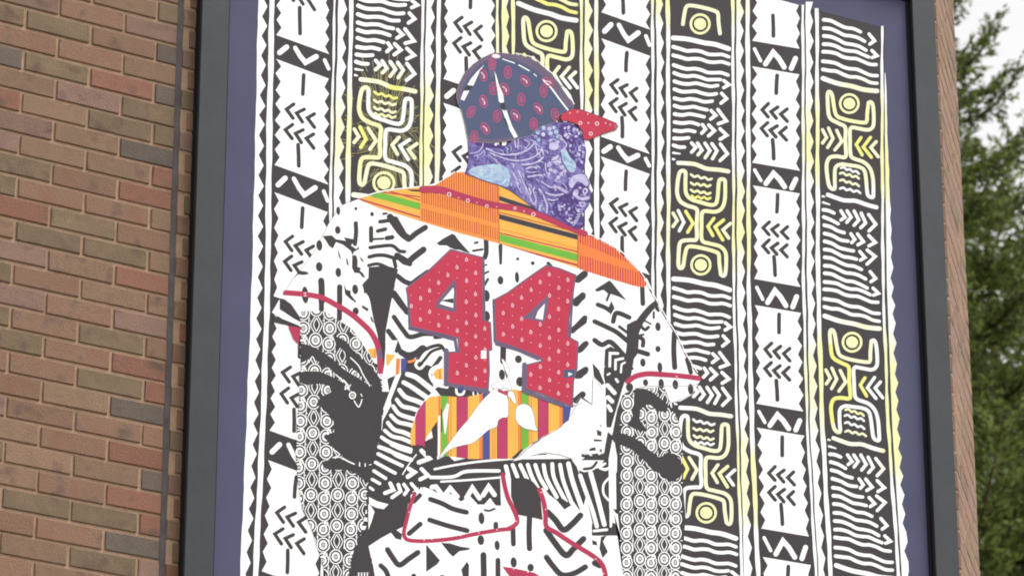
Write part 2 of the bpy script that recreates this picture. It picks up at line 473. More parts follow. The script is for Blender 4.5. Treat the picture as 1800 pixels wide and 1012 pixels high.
def Str(m, pts, w, lay=1, sm=True, raw=False, cap=True, clip=None, split=0, w2=None, colfn=None):
    """a brush stroke: ribbon with rounded ends. w (and w2 at the end) in crop pixels"""
    s = 1 if raw else T[0][2]
    p = list(pts) if raw else tr(pts)
    hw0, hw1 = w/s/2, (w if w2 is None else w2)/s/2
    if sm and len(p) > 2: p = catmull(p, 5)
    if split:
        q = []
        for i in range(len(p)-1):
            a, b = p[i], p[i+1]; n = max(1, int(math.hypot(b[0]-a[0], b[1]-a[1])/split))
            q += [(a[0]+(b[0]-a[0])*k/n, a[1]+(b[1]-a[1])*k/n) for k in range(n)]
        p = q+[p[-1]]
    # drop repeats
    q = [p[0]]
    for a in p[1:]:
        if math.hypot(a[0]-q[-1][0], a[1]-q[-1][1]) > .05: q.append(a)
    p = q
    if len(p) < 2: return
    N = len(p)
    L, Rr = [], []
    for i in range(N):
        a, b = p[max(i-1, 0)], p[min(i+1, N-1)]
        if 0 < i < N-1:
            d1 = (p[i][0]-a[0], p[i][1]-a[1]); d2 = (b[0]-p[i][0], b[1]-p[i][1])
            l1, l2 = math.hypot(*d1), math.hypot(*d2)
            n1 = (-d1[1]/l1, d1[0]/l1); n2 = (-d2[1]/l2, d2[0]/l2)
            nx, ny = n1[0]+n2[0], n1[1]+n2[1]; l = math.hypot(nx, ny) or 1
            nx /= l; ny /= l
            k = 1/max(.55, nx*n1[0]+ny*n1[1])
        else:
            dx, dy = b[0]-a[0], b[1]-a[1]; l = math.hypot(dx, dy); nx, ny = -dy/l, dx/l; k = 1
        hw = hw0+(hw1-hw0)*i/(N-1)
        L.append((p[i][0]+nx*hw*k, p[i][1]+ny*hw*k)); Rr.append((p[i][0]-nx*hw*k, p[i][1]-ny*hw*k))
    vs = []
    for i in range(N): vs += [L[i], Rr[i]]
    fs = []; fc = []
    for i in range(N-1):
        c = ((p[i][0]+p[i+1][0])/2, (p[i][1]+p[i+1][1])/2)
        if clip and not inside(c, clip): continue
        fs.append((2*i, 2*i+2, 2*i+3, 2*i+1)); fc.append(c)
    if cap and not clip:
        for end in (0, 1):
            c = p[0] if end == 0 else p[-1]
            l_, r_ = (L[0], Rr[0]) if end == 0 else (L[-1], Rr[-1])
            hw = hw0 if end == 0 else hw1
            a0 = math.atan2(l_[1]-c[1], l_[0]-c[0])
            K = 5; arc = []
            for k in range(1, K):
                an = a0 + (math.pi*k/K)*(1 if end == 0 else -1)
                arc.append((c[0]+hw*math.cos(an), c[1]+hw*math.sin(an)))
            n = len(vs); vs += arc
            li, ri = (0, 1) if end == 0 else (2*N-2, 2*N-1)
            loop = [li]+list(range(n, n+K-1))+[ri]
            pl_ = [vs[i] for i in loop]
            fs.append(tuple(loop)); fc.append(c)
    # orient all faces to the viewer
    out = []
    for q in fs:
        out.append(q if area([vs[i] for i in q]) < 0 else q[::-1])
    if colfn:
        P0 = {}
        for q, c in zip(out, fc): P0.setdefault(colfn(c), []).append(q)
        for mm, qs in P0.items(): emit(vs, qs, mm, lay)
    elif out: emit(vs, out, m, lay)
def Ell(m, cx, cy, rx, ry, ang=0, lay=2, raw=False, n=14):
    ca, sa = math.cos(math.radians(ang)), math.sin(math.radians(ang))
    Fill(m, [(cx+rx*math.cos(t)*ca-ry*math.sin(t)*sa, cy+rx*math.cos(t)*sa+ry*math.sin(t)*ca) for t in [2*math.pi*i/n for i in range(n)]], lay, raw=raw)
def Ring(m, cx, cy, rx, ry, w, lay=2, raw=False, clip=None, n=18, ang=0):
    ca, sa = math.cos(math.radians(ang)), math.sin(math.radians(ang))
    vs = []
    for i in range(n):
        t = 2*math.pi*i/n
        for k in (1, -1):
            x, y = (rx+k*w/2)*math.cos(t), (ry+k*w/2)*math.sin(t)
            vs.append((cx+x*ca-y*sa, cy+x*sa+y*ca))
    if not raw: vs = tr(vs)
    fs = []
    for i in range(n):
        q = (2*i, 2*i+1, (2*i+3) % (2*n), (2*i+2) % (2*n))
        c = (sum(vs[k][0] for k in q)/4, sum(vs[k][1] for k in q)/4)
        if clip and not inside(c, clip): continue
        fs.append(q if area([vs[k] for k in q]) < 0 else q[::-1])
    if fs: emit(vs, fs, m, lay)
def clip_half(poly, fn):
    """keep the side of a polygon where fn(p) >= 0"""
    out = []
    for i in range(len(poly)):
        a, b = poly[i], poly[(i+1) % len(poly)]
        fa, fb = fn(a), fn(b)
        if fa >= 0: out.append(a)
        if (fa >= 0) != (fb >= 0):
            t = fa/(fa-fb); out.append((a[0]+(b[0]-a[0])*t, a[1]+(b[1]-a[1])*t))
    return out
def Band(m, poly, fn_lo, fn_hi, lay):
    p = clip_half(clip_half(poly, fn_lo), fn_hi)
    if len(p) >= 3: Fill(m, p, lay, raw=True)

# ---- columns of the printed cloth. knots at y = 0, 250, 500, 750, 1012
KY = [0, 250, 500, 750, 1012]
def X(kn):
    def f(y):
        if y <= KY[0]: i = 0
        elif y >= KY[-1]: i = 3
        else: i = max(k for k in range(4) if KY[k] <= y)
        t = (y-KY[i])/(KY[i+1]-KY[i])
        if y < 0: return kn[0] + (kn[4]-kn[0])*(y/1012.)
        if y > 1012: return kn[4] + (kn[4]-kn[0])*((y-1012)/1012.)
        return kn[i]+(kn[i+1]-kn[i])*t
    return f
_y0 = 46
def ytop(x): return 48-.262*(1550-x)-0.00002*(1550-x)**2
YB = 1128
YEL = [(682,240,100,112),(950,40,95,100),(1036,140,14,62),(1225,-25,90,88),(1236,388,76,108),(1240,838,78,112),(1492,238,84,92),(1502,672,92,104),(1160,-30,20,50),(1306,400,14,80),(1318,860,14,70),(1560,715,20,115),(1438,250,30,70),(1440,645,22,60),(1556,290,14,60)]
def iy2(c):
    m = min(((c[0]-a)/p)**2+((c[1]-b)/q)**2 for a, b, p, q in YEL)
    return 'yel' if m < .62 else ('yelp' if m < .95 else ('yelq' if m < 1.25 else 'white'))
def isy(c):
    return any(((c[0]-a)/p)**2+((c[1]-b)/q)**2 < 1 for a, b, p, q in YEL)
YCUR = ['yel']
def ycol(c):
    v = iy2(c)
    return YCUR[0] if v == 'yel' else ('white' if YCUR[0] == 'white2' else v)
def per(y): return 34.2+4.2*y/1012
def wob(y, s): return .55*math.sin(y*.043+s)+.35*math.sin(y*.117+2*s)
def vline(c0, c1, y0=None, y1=YB, seed=0):
    """vertical white line between knot lists"""
    f0, f1 = X(c0), X(c1)
    y = ytop(c0[0]) if y0 is None else y0
    vs, fs, cs = [], {}, None
    ys = []
    while y < y1: ys.append(y); y += 9
    ys.append(y1)
    for y in ys: vs += [(f0(y)+wob(y, seed), y), (f1(y)+wob(y, seed+1.3), y)]
    for i in range(len(ys)-1):
        c = (f0(ys[i]), (ys[i]+ys[i+1])/2)
        fs.setdefault(iy2(c), []).append((2*i, 2*i+1, 2*i+3, 2*i+2)[::1])
    for m, q in fs.items():
        emit(vs, [t if area([vs[k] for k in t]) < 0 else t[::-1] for t in q], m, 1)
def zband(c0, tip, notch, y0=None, y1=YB, ph=0.0, left=None, seed=0, amp=lambda y: 1):
    """white band: straight left side, saw-tooth right side"""
    f0, ft, fn = X(c0), X(tip), X(notch)
    y = (ytop(c0[0]) if y0 is None else y0)
    pts = []
    k = 0; rr = random.Random(seed)
    yy = y - ph
    while yy < y1:
        pts.append((fn(yy)+rr.uniform(-.7, .7), yy)); h = per(yy)
        yt = yy+h*(.5+rr.uniform(-.06, .06))
        pts.append((ft(yt)+rr.uniform(-.6, .6), yt)); yy += h
    pts.append((fn(y1), y1))
    pts[0] = (pts[0][0], y)
    fs = {}
    for i in range(len(pts)-1):
        a, b = pts[i], pts[i+1]
        q = [(f0(a[1])+wob(a[1], seed), a[1]), a, b, (f0(b[1])+wob(b[1], seed), b[1])]
        c = (f0(a[1]), (a[1]+b[1])/2)
        if area(q) > 0: q = q[::-1]
        emit(q, [(0, 1, 2, 3)], iy2(c), 1)

# ground of the cloth
part('striped_cloth')
xr = X([1553, 1555, 1562, 1570, 1588])
gp = [(453.9, ytop(453.9))]
gp = [(x, ytop(x)) for x in range(454, 1556, 100)]+[(1555, 46)]
gp += [(xr(y), y) for y in (150, 300, 500, 700, 900, 1012, YB)]
ga = X([455.9, 450.7, 444.5, 434.9, 424])
gp += [(ga(y), y) for y in (YB, 1012, 750, 500, 250, 0, -150)]
Fill('black', gp, 0, raw=True)
zband([453.9,448.7,442.5,432.9,422], [471,464,461.5,453.5,439.5], [462,454.5,453,445,431], ph=10, seed=1)
vline([474,468,466,457.3,444], [482.6,478.4,475,466.7,453.6], seed=2)
vline([586.6,580.9,576,571,563], [590.3,585.3,580.5,576,568], seed=3)
zband([595.2,589,584,580,572], [610,605.5,600,596,588], [603.5,597.7,592,588,580], ph=16, seed=4)
vline([614.5,608.8,604,600,592], [621,617.4,612,608,600], seed=5)
vline([740.8,738,735,732,728], [745.7,743,740,737,733], seed=6)
zband([749.4,745.7,742,740,736], [764,761.8,759,757,753], [758,754.4,752,750,746], ph=14, seed=7)
vline([768,764.7,761,759,755], [775,773.4,769,767,763], seed=8)
vline([872,872,872,872,872], [876.7,877,877,877,877], seed=9)
zband([882.4,882,882,882,882], [895,895,895,895,895], [890,889,889,889,889], ph=20, seed=10)
vline([899,899,899,899,899], [905,905,905,905,905], seed=11)
vline([1019.3,1020,1020,1021,1022], [1024,1025.5,1026,1027,1028], seed=12)
zband([1027.7,1028,1029,1031,1034], [1042,1041.5,1042,1044,1048], [1035,1034,1035,1037,1041], ph=5, seed=13)
vline([1044.5,1044.5,1045,1047,1050], [1051.4,1053.4,1053,1055,1058], seed=14)
vline([1144.6,1145.3,1145.8,1149,1157], [1149.5,1150,1150.2,1153.5,1162], seed=15)
zband([1153.2,1155.5,1154.2,1158,1166], [1166,1168,1166,1170,1179], [1160,1161.8,1160.6,1164,1172], ph=18, seed=16)
vline([1170.5,1171.7,1171.2,1175,1184], [1177.4,1178.4,1178,1182,1191], seed=17)
vline([1285.4,1287,1287.4,1293.6,1302], [1290.6,1291.6,1292,1297.8,1307.2], seed=18)
zband([1294,1295.3,1295.6,1301.4,1308.2], [1307,1309,1309.7,1315,1322.7], [1301,1302.7,1304,1309,1317], ph=9, seed=19)
vline([1310.3,1312,1313,1317.5,1329.2], [1317.8,1319,1319.5,1325.8,1336.4], seed=20)
vline([1409,1409.7,1410,1417,1432.2], [1413.4,1414.5,1415,1421.3,1437], y0=9, seed=21)
zband([1416.4,1417,1419,1424,1439], [1429.5,1430,1432,1438,1452], [1423.3,1424,1426,1432,1447], y0=10, ph=22, seed=22)
vline([1433,1433.7,1434.4,1441.8,1456.5], [1438.6,1440.4,1441.8,1449.5,1464.2], y0=15, seed=23)
vline([1548.6,1548,1550,1558.5,1577], [1552.5,1553.4,1554.6,1564,1582.9], y0=46, seed=24)
# ragged outer edge strip on the right
fl = X([1554.5,1555.6,1559,1568.5,1585.5]); 
rr = random.Random(5)
y = 128; pr = (fl(y)+1, y)
while y < YB:
    h = 17+rr.uniform(-2, 2)
    wdt = min(13.5, 2+ (y-128)*.028) if y < 500 else 13
    tip = (fl(y+h)+wdt-(5.5 if int(y/17) % 2 else 0)*min(1, max(0, (y-330)/150))+rr.uniform(-.7, .7), y+h)
    q = [(fl(y), y), pr, tip, (fl(y+h), y+h)]
    if area(q) > 0: q = q[::-1]
    emit(q, [(0, 1, 2, 3)], iy2((1560, y)), 1)
    pr = tip; y += h

# ---- block bands (P columns)
def pband(name, xl0, xl1, xr0, xr1, blocks, slope, vee, seed, ymin=None, ymax=YB):
    """xl0 tip-left, xl1 notch-left, xr0 tip-right, xr1 notch-right of the white blocks"""
    part(name)
    a0, a1, b0, b1 = X(xl0), X(xl1), X(xr0), X(xr1)
    rr = random.Random(seed)
    def mp(u, v, y0, y1):
        y = y0+(y1-y0)*v
        xl, xr_ = a0(y), b0(y)
        x = xl+(xr_-xl)*u
        yy = y+slope*(x-xl)
        xl, xr_ = a0(yy), b0(yy)
        return (xl+(xr_-xl)*u, yy)
    for bi, (y0, y1) in enumerate(blocks):
        ln, rn = [], []
        h = per(y0)*.80
        n = max(3, int(round((y1-y0)/h)))
        for i in range(n):
            t0 = (i+rr.uniform(-.06, .06))/n
            yl = y0+(y1-y0)*(t0 if i else 0)
            ln.append((a0(yl)+rr.uniform(-.5, .8), yl)); ym = y0+(y1-y0)*(i+.5)/n
            ln.append((a1(ym)+rr.uniform(-.6, .6), ym))
        ln.append((a0(y1), y1))
        dy = slope*(b0(y0)-a0(y0))
        for i in range(n):
            yl = y0+dy+(y1-y0)*i/n
            rn.append((b0(yl)+rr.uniform(-.8, .5), yl)); ym = y0+dy+(y1-y0)*(i+.5+rr.uniform(-.07, .07))/n
            rn.append((b1(ym)+rr.uniform(-.6, .6), ym))
        rn.append((b0(y1), y1+dy))
        poly = ln+rn[::-1]
        poly = [(x, y) for x, y in poly]
        poly = clip_half(poly, lambda p: p[1]-ytop(p[0]))
        poly = clip_half(poly, lambda p: YB-p[1])
        if len(poly) > 3: Fill('white', poly, 1, raw=True)
        def st(L, w):
            q = [mp((cx-335)/390, (cy-.37*(cx-335)-435)/742, y0, y1) for cx, cy in L]
            q = [(x+rr.uniform(-.4, .4), y+rr.uniform(-.4, .4)) for x, y in q]
            if min(p[1]-ytop(p[0]) for p in q) < 2 or max(p[1] for p in q) > YB-2: return
            Str('black', q, w/4.047*(1.0+.05*rr.random()), 2, sm=False, raw=True)
        st([(540,550),(536,618),(534,685)], 27)
        for dx, dy_ in ((0, 0), (-6, 143)):
            st([(470+dx,752+dy_),(417+dx,787+dy_),(465+dx,852+dy_)], 25)
            st([(545+dx,792+dy_),(490+dx,817+dy_),(535+dx,878+dy_)], 25)
            st([(620+dx,822+dy_),(570+dx,852+dy_),(622+dx,918+dy_)], 25)
        st([(505,1038),(508,1110),(510,1185)], 27)
    for bi in range(len(blocks)-1):
        y0, y1 = blocks[bi][1], blocks[bi+1][0]
        def sv(L, w, w2=None):
            if vee: q = [mp((cx-335)/390, (cy-.37*(cx-335)-257)/174, y0, y1) for cx, cy in L]
            else: q = [mp((cx-170)/338, (cy-.15*(cx-170)-300)/178, y0, y1) for cx, cy in L]
            if min(p[1]-ytop(p[0]) for p in q) < 2 or max(p[1] for p in q) > YB-2: return
            Str('white', q, w/4.047, 1, sm=False, raw=True, w2=None if w2 is None else w2/4.047)
        if vee:
            sv([(362,385),(412,345)], 38); sv([(475,350),(512,410),(552,458),(630,415)], 30, 38); sv([(692,440),(722,503)], 26)
        else:
            sv([(187,357),(230,438)], 24); sv([(265,460),(320,378),(360,420),(398,480)], 36); sv([(478,418),(448,488)], 36)
pband('block_band', [486.5,482.8,481.5,474.1,459.5], [495,492.7,487.7,482.8,467.3], [579,578,575,570,561], [573,569,567,562,553],
      [(-400,-215),(-170,62),(104,290),(338,520),(563,756),(808,1003),(1050,1240)], .37, True, 1)
part('block_band')
pband('block_band.001', [781.5,777.8,775,772,768], [787.7,785,782,780,776], [870.5,870.5,870,870,870], [863,863,863,863,863],
      [(-273,-88),(-46,139),(181,365),(400,590)], .34, True, 2)
pband('block_band.002', [1057.3,1055.6,1055.6,1058,1062], [1065.5,1063,1063,1065,1069], [1142.8,1142,1142,1145,1152], [1135.9,1133.4,1134,1137,1144],
      [(-345,-190),(-140,22),(68,240),(275,452),(490,670)], .36, True, 3)
pband('block_band.003', [1322.5,1321.5,1326,1330,1342], [1331.4,1330,1333,1338,1350], [1405.5,1406,1407,1413.4,1426], [1399.8,1398.6,1400,1405,1421],
      [(-115,72),(117,286),(326,490),(536,709),(751,928),(978,1160)], .17, False, 4)

# ---- motif bands (M columns)
WAV = [((742,345),(1138,400)),((742,405),(1140,452)),((745,475),(1132,530)),((748,530),(1078,572)),((750,590),(1058,612)),((750,645),(1048,672)),
 ((750,705),(1018,722)),((750,760),(982,776)),((750,815),(960,826)),((750,872),(922,886)),((748,930),(894,941)),((745,985),(850,991)),
 ((742,1037),(820,1052)),((740,1092),(788,1097)),((738,1136),(752,1138))]
CHV = [[(1102,572),(1138,600),(1100,622)],[(1085,662),(1120,700),(1080,733)],[(1058,778),(1118,858),(1060,880)],[(1010,787),(1043,820),(1006,848)],
 [(948,888),(970,920),(942,950)],[(992,890),(1033,930),(990,968)],[(1072,915),(1120,960),(1072,990)],
 [(870,1020),(900,1052),(870,1086)],[(912,1020),(944,1070),(915,1104)],[(965,1020),(1000,1072),(966,1124)],[(1014,1022),(1050,1072),(1018,1130)],[(1074,1024),(1124,1092),(1072,1142)]]
def o7(L): return [(x, y+1012) for x, y in L]
def mband(name, xl, xr_, anchors, slope, flip, seed, xclip=None):
    part(name)
    fl_, fr_ = X(xl), X(xr_)
    rr = random.Random(seed)
    for ai in range(len(anchors)-1):
        A, Bn = anchors[ai], anchors[ai+1]
        wsc = (fr_(A)-fl_(A))/438
        def mp(p):
            cx, cy = p
            t = (cy-.17*(cx-722)-275)/1716
            if flip: t = 1-t
            u = (cx-722)/438
            y = A+(Bn-A)*t
            y2 = y+slope*(fr_(y)-fl_(y))*u
            return (fl_(y2)+(fr_(y2)-fl_(y2))*u, y2)
        def st(L, w, sm=True, m=None, lay=1, w2=None):
            YCUR[0] = rr.choice(('yelp', 'yel', 'yelp', 'white2', 'yel2'))
            q = [mp(p) for p in L]
            if min(p[1]-ytop(p[0]) for p in q) < 3 or max(p[1] for p in q) > YB-3: return
            if xclip and not xclip(q): return
            Str(m or 'white', q, w*wsc, lay, sm=sm, raw=True, split=5, colfn=None if m else ycol, w2=None if w2 is None else w2*wsc)
        st([(742,275),(850,282),(960,305),(1040,315),(1138,345)], 34)
        for (a, b) in WAV:
            L = b[0]-a[0]; n = max(2, int(L/45)); ph = rr.uniform(0, 1)
            pts = []
            for i in range(n+1):
                t = i/n; x = a[0]+L*t
                pts.append((x, a[1]+(b[1]-a[1])*t + (7 if L > 60 else 2)*math.sin(x/27.+ph*.8+a[1]*.004)))
            st(pts, 27 if L > 60 else 17, w2=24 if L > 60 else 10)
        for c in CHV: st(c, 24, sm=False)
        st(o7([(775,152),(880,157),(930,172),(980,190),(1060,195),(1130,205)]), 30)
        for a, b in (((865,238),(1012,266)),((865,297),(1003,312)),((865,347),(1003,367)),((872,390),(1003,402))):
            pts = [(a[0]+(b[0]-a[0])*i/6, a[1]+(b[1]-a[1])*i/6+(6 if i % 2 else -6)) for i in range(7)]
            st(o7(pts), 17)
        # paired outlines of the figure motif
        st(o7([(828,232),(822,212),(800,208),(782,230),(770,300),(768,370),(790,425),(840,455),(905,478),(908,540),(905,600),(905,690),(860,700),(808,706),(785,730),(778,800),(776,870),(784,898),(800,900),(812,880)]), 28)
        st(o7([(828,232),(826,300),(832,370),(870,410),(930,428),(1000,446),(1040,438),(1054,390),(1064,280),(1082,262),(1104,268),(1108,300),(1106,400),(1086,465),(1040,494),(960,492),(942,520),(940,600),(944,700),(1000,722),(1070,740),(1108,780),(1114,850),(1108,930),(1094,950),(1076,940)]), 27)
        st(o7([(812,880),(824,800),(840,752),(880,745),(960,758),(1040,780),(1062,800),(1066,860),(1076,940)]), 27)
        for c in ([(738,510),(768,562),(738,606)],[(775,492),(815,574),(782,636)],[(828,496),(880,580),(842,644)],[(1028,542),(985,600),(1020,664)],[(1096,552),(1036,602),(1090,694)],[(1145,576),(1092,622),(1132,680)]):
            st(o7(c), 24, sm=False)
        c = mp((935,1887))
        if c[1]-90*wsc > ytop(c[0]) and c[1]+80*wsc < YB and (not xclip or xclip([c])):
            m = 'yel' if isy(c) else 'white'
            Ring(m, c[0], c[1], 67*wsc, 67*wsc, 18*wsc, 1, raw=True, n=24, ang=20)
            Ell('yel' if isy(c) else 'white', c[0], c[1], 44*wsc, 42*wsc, 20, 1, raw=True, n=20)
part('motif_band')
# scribbled rays round the first motif
rr = random.Random(3)
for i in range(420):
    a = rr.uniform(0, 2*math.pi); r0 = rr.uniform(25, 80); r1 = r0+rr.uniform(14, 28)
    cx, cy = 683+rr.uniform(-6, 6), 232+rr.uniform(-50, 50)
    p = [(cx+r0*math.cos(a), cy+r0*math.sin(a)*1.1), (cx+r1*math.cos(a+.03), cy+r1*math.sin(a+.03)*1.1)]
    if all(624 < q[0] < 738 and q[1] < 342 for q in p) or all(598 < q[0] < 624 for q in p) or all(746 < q[0] < 764 for q in p): Str('olive', p, 1.3, .5, raw=True, cap=False)
mband('motif_band', [622,618,613,608,600], [740,737,734,731,727], [-510,-80,342,770,1210], .24, False, 11)
mband('motif_band.001', [906,906,906,906,906], [1018.5,1019,1020,1021,1022], [-430,4,430,860], .30, True, 12)
mband('motif_band.002', [1178,1179,1179,1183,1192], [1286,1287.5,1288,1293,1301], [-354,67,490,926,1370], .19, False, 13)
mband('motif_band.003', [1441,1442,1443,1451,1466], [1547,1547,1549,1557,1575], [-281,136,553,990.7,1440], .24, True, 14)
# ------------------------------------------------------------------ the printed figure
YE = YB-4
def FL(m, crp, pts, lay, sm=False):
    crop(crp); Fill(m, pts, lay, sm)
def ST(m, crp, pts, w, lay, w2=None, sm=True):
    crop(crp); Str(m, pts, w, lay, sm=sm, w2=w2)
# trousers and jersey as white shapes
part('jersey')
JER = [(685,336),(630,350),(601,361),(579,391),(571,407),(549,447),(531,470),(517,488),(503,509),(499,520),(490,528),(478,549),(496,560),(528,573),
 (600,575),(668,640),(673,690),(665,780),(652,830),(700,840),(900,830),(1085,830),(1085,720),(1095,692),(1180,706),(1196,705),(1216,694),(1227,675),(1231,668),(1224,656),(1206,627),(1190,594),
 (1171,562),(1150,525),(1138,503),(1118,472),(1101,455),(1079,435),(1049,420),(1000,398),(905,345),(800,310),(740,330)]
Fill('white', JER, 3, raw=True)
for L in ([(503,509),(517,488),(531,470),(549,447),(571,407),(579,391),(601,361),(630,350),(660,342),(700,333),(739,329)],
          [(1138,503),(1150,525),(1171,562),(1190,594),(1206,627),(1224,656)]):
    Str('outline', L, .8, 3.4, raw=True)
Str('white', [(630,348),(672,336),(700,332),(739,328),(764,325),(784,313),(799,302)], 2.0, 6, raw=True)
Str('white', [(1003,398),(1051,418),(1081,433),(1104,453),(1122,472),(1141,501),(1152,523),(1173,560),(1192,592),(1208,625),(1226,654)], 1.8, 6.5, raw=True)
B = 'black'
# marks on the left sleeve and shoulder
def ellq(cr_, L, lay=4):
    crop(cr_)
    for (x, y, a, b) in L: Ell(B, x, y, a, b, -4, lay)
ellq('q1', [(412,512,26,48),(410,702,30,42),(580,752,26,42),(575,376,25,36),(736,186,13,15),(880,235,17,19),(730,902,27,44),(580,205,17,38)])
ST(B,'q1',[(735,315),(738,400),(728,500)],38,4); ST(B,'q1',[(871,358),(872,470)],38,4)
FL(B,'q1',[(440,430),(520,422),(560,458),(640,470),(700,520),(722,560),(708,600),(690,560),(620,505),(560,482),(532,540),(500,520),(470,470)],4)
FL(B,'q1',[(630,440),(740,462),(692,512),(740,545),(762,520),(765,545),(720,568),(660,500)],4)
FL(B,'q1',[(704,600),(740,600),(752,650),(750,700),(782,715),(770,735),(800,760),(820,800),(792,792),(768,760),(722,755),(702,710)],4)
FL(B,'q1',[(765,605),(800,640),(812,660),(785,650)],4); FL(B,'q1',[(572,545),(590,580),(605,640),(585,615)],4)
FL(B,'q1',[(648,620),(664,640),(674,695),(655,680)],4); FL(B,'q1',[(190,800),(230,735),(300,745),(320,768),(270,775),(220,770)],4)
ST(B,'q1',[(428,825),(432,900),(432,1012)],56,4); ST(B,'q1',[(592,880),(592,1012)],48,4)
FL(B,'q1',[(630,850),(650,905),(690,915),(690,950),(740,1012),(700,1000),(640,945)],4)
ST(B,'q2',[(430,0),(430,240)],46,4); ST(B,'q2',[(592,30),(590,300)],46,4)
ellq('q2',[(285,92,30,76),(735,236,28,34)])
FL(B,'q2',[(690,100),(740,160),(735,165),(680,115)],4); FL(B,'q2',[(790,180),(850,215),(840,240),(790,205)],4); FL(B,'q2',[(860,280),(880,290),(900,345),(875,325)],4)
FL(B,'q2',[(60,120),(100,130),(160,172),(240,290),(240,332),(180,300),(92,240),(58,220)],4)
FL(B,'q2',[(0,290),(62,288),(100,356),(0,332)],4)
# dark spine between sleeve and back
FL(B,'q1',[(850,706),(920,700),(1000,690),(1112,722),(1095,800),(1062,935),(1042,1014),(866,1014),(840,940),(808,935),(800,850),(848,800)],4)
FL(B,'q2',[(790,0),(1085,0),(1048,160),(1030,260),(1000,420),(1000,540),(992,690),(975,800),(955,700),(945,540),(925,430),(895,320),(858,120),(805,40)],4.1)
for L,w in (([(870,458),(980,452)],20),([(862,532),(950,520),(1060,515),(1120,560),(1170,568)],32),([(855,615),(920,600),(1000,602),(1090,630)],34),([(850,690),(930,676),(1010,706)],30),([(950,302),(1040,290)],34),([(930,385),(1000,368)],34),
  ([(1040,260),(1100,350),(1150,410),(1205,452)],62),([(1060,440),(1010,448)],40),([(1100,600),(1170,640),(1214,675)],50),([(1075,640),(1090,700)],34),([(1115,790),(1165,830),(1214,850)],46),([(1080,960),(1130,1030),(1190,1100)],48),([(1010,160),(1040,150)],22),([(980,232),(1010,228)],20)):
    ST(B,'q1',L,w,4.2)
for L,w in (([(30,30),(95,140),(170,250),(262,190),(365,125)],62),([(60,440),(155,512),(240,450),(345,370)],70),([(60,650),(130,735),(200,738),(290,675),(390,605)],30),([(0,880),(60,930),(130,1020)],46)):
    ST(B,'r2',L,w,4.3)
FL(B,'r2',[(490,300),(560,250),(660,195),(690,205),(730,260),(790,330),(865,412),(800,395),(740,372),(700,372),(640,350),(600,325),(520,325)],4)
ST(B,'r2',[(1040,265),(1042,400),(1025,460)],54,4); ST(B,'r2',[(1200,330),(1202,525)],46,4,w2=30); ellq('r2',[(1200,712,33,48),(1052,880,26,55)])
ST(B,'r2',[(895,385),(1000,368)],26,4); ST(B,'r2',[(915,298),(945,290)],26,4); ST(B,'r2',[(1015,545),(1045,540)],20,4); ST(B,'r2',[(1025,635),(1065,615)],24,4); ST(B,'r2',[(1060,700),(1025,760)],30,4)
ellq('J',[(628,80,24,42),(628,225,26,38),(855,530,25,28),(738,640,22,38),(866,690,28,35)]); ST(B,'J',[(748,425),(745,545)],42,4,sm=False)
ellq('F',[(850,830,11,12),(957,860,14,14),(845,960,15,40)]); FL(B,'F',[(1050,860),(1070,845),(1115,895),(1075,880)],4)
for L,w in (([(-30,60),(20,130),(62,195)],40),([(-30,230),(40,330),(85,372),(180,350),(255,352)],34),([(-20,455),(60,500),(120,490),(180,452)],44),([(-70,330),(-20,400),(10,470)],36),([(262,375),(300,372)],26),([(120,560),(180,470),(290,430),(330,470)],24),([(250,590),(300,520)],30)): ST(B,'J',L,w,4.35)
# back, right of the numerals
for L,w in (([(218,192),(165,235)],58),([(205,362),(150,430)],50),([(222,545),(120,650)],44),([(232,752),(190,800)],44),([(228,962),(180,1012)],50),([(325,438),(385,462),(428,490)],36),([(450,575),(478,505),(580,542)],38),
  ([(300,574),(400,620),(480,662),(570,735)],38),([(500,615),(585,680)],24),([(300,725),(360,762),(430,740),(530,840)],40),([(685,300),(690,430)],38)):
    ST(B,'q6',L,w,4)
FL(B,'q6',[(300,318),(360,280),(420,242),(442,262),(500,335),(560,405),(490,372),(430,352),(402,418),(388,402),(408,350),(372,318),(320,335)],4)
FL(B,'q6',[(410,465),(435,408),(462,465),(428,524)],4)
FL(B,'q6',[(385,800),(430,775),(520,830),(600,860),(570,1012),(400,1012),(378,920)],4)
for L,w in (([(422,935),(425,830),(488,832)],22),([(468,960),(470,885),(530,872)],20),([(512,985),(518,920),(545,905)],16)): ST('white','q6',L,w,5,sm=False)
# sleeve seam
ST(B,'q6',[(800,425),(740,480),(665,580),(615,700),(590,820),(570,920),(548,1020)],46,4.1,w2=88)
FL(B,'q6',[(560,600),(640,560),(660,700),(650,830),(600,900),(545,900),(560,760)],4.15)
FL(B,'q6',[(792,402),(828,490),(815,500),(790,478)],4)
for L,w in (([(640,810),(730,838)],40),([(665,600),(705,640),(735,620)],26),([(690,560),(755,595)],14),([(640,690),(690,720),(690,770)],34),([(650,690),(695,680)],18),([(778,500),(778,545)],18),([(945,668),(940,800),(948,945)],42),([(1048,880),(1078,985)],36),([(580,945),(605,955)],22)): ST(B,'q6',L,w,4)
ellq('q6',[(812,616,22,36),(812,796,21,25),(690,906,22,34),(828,945,20,42)])
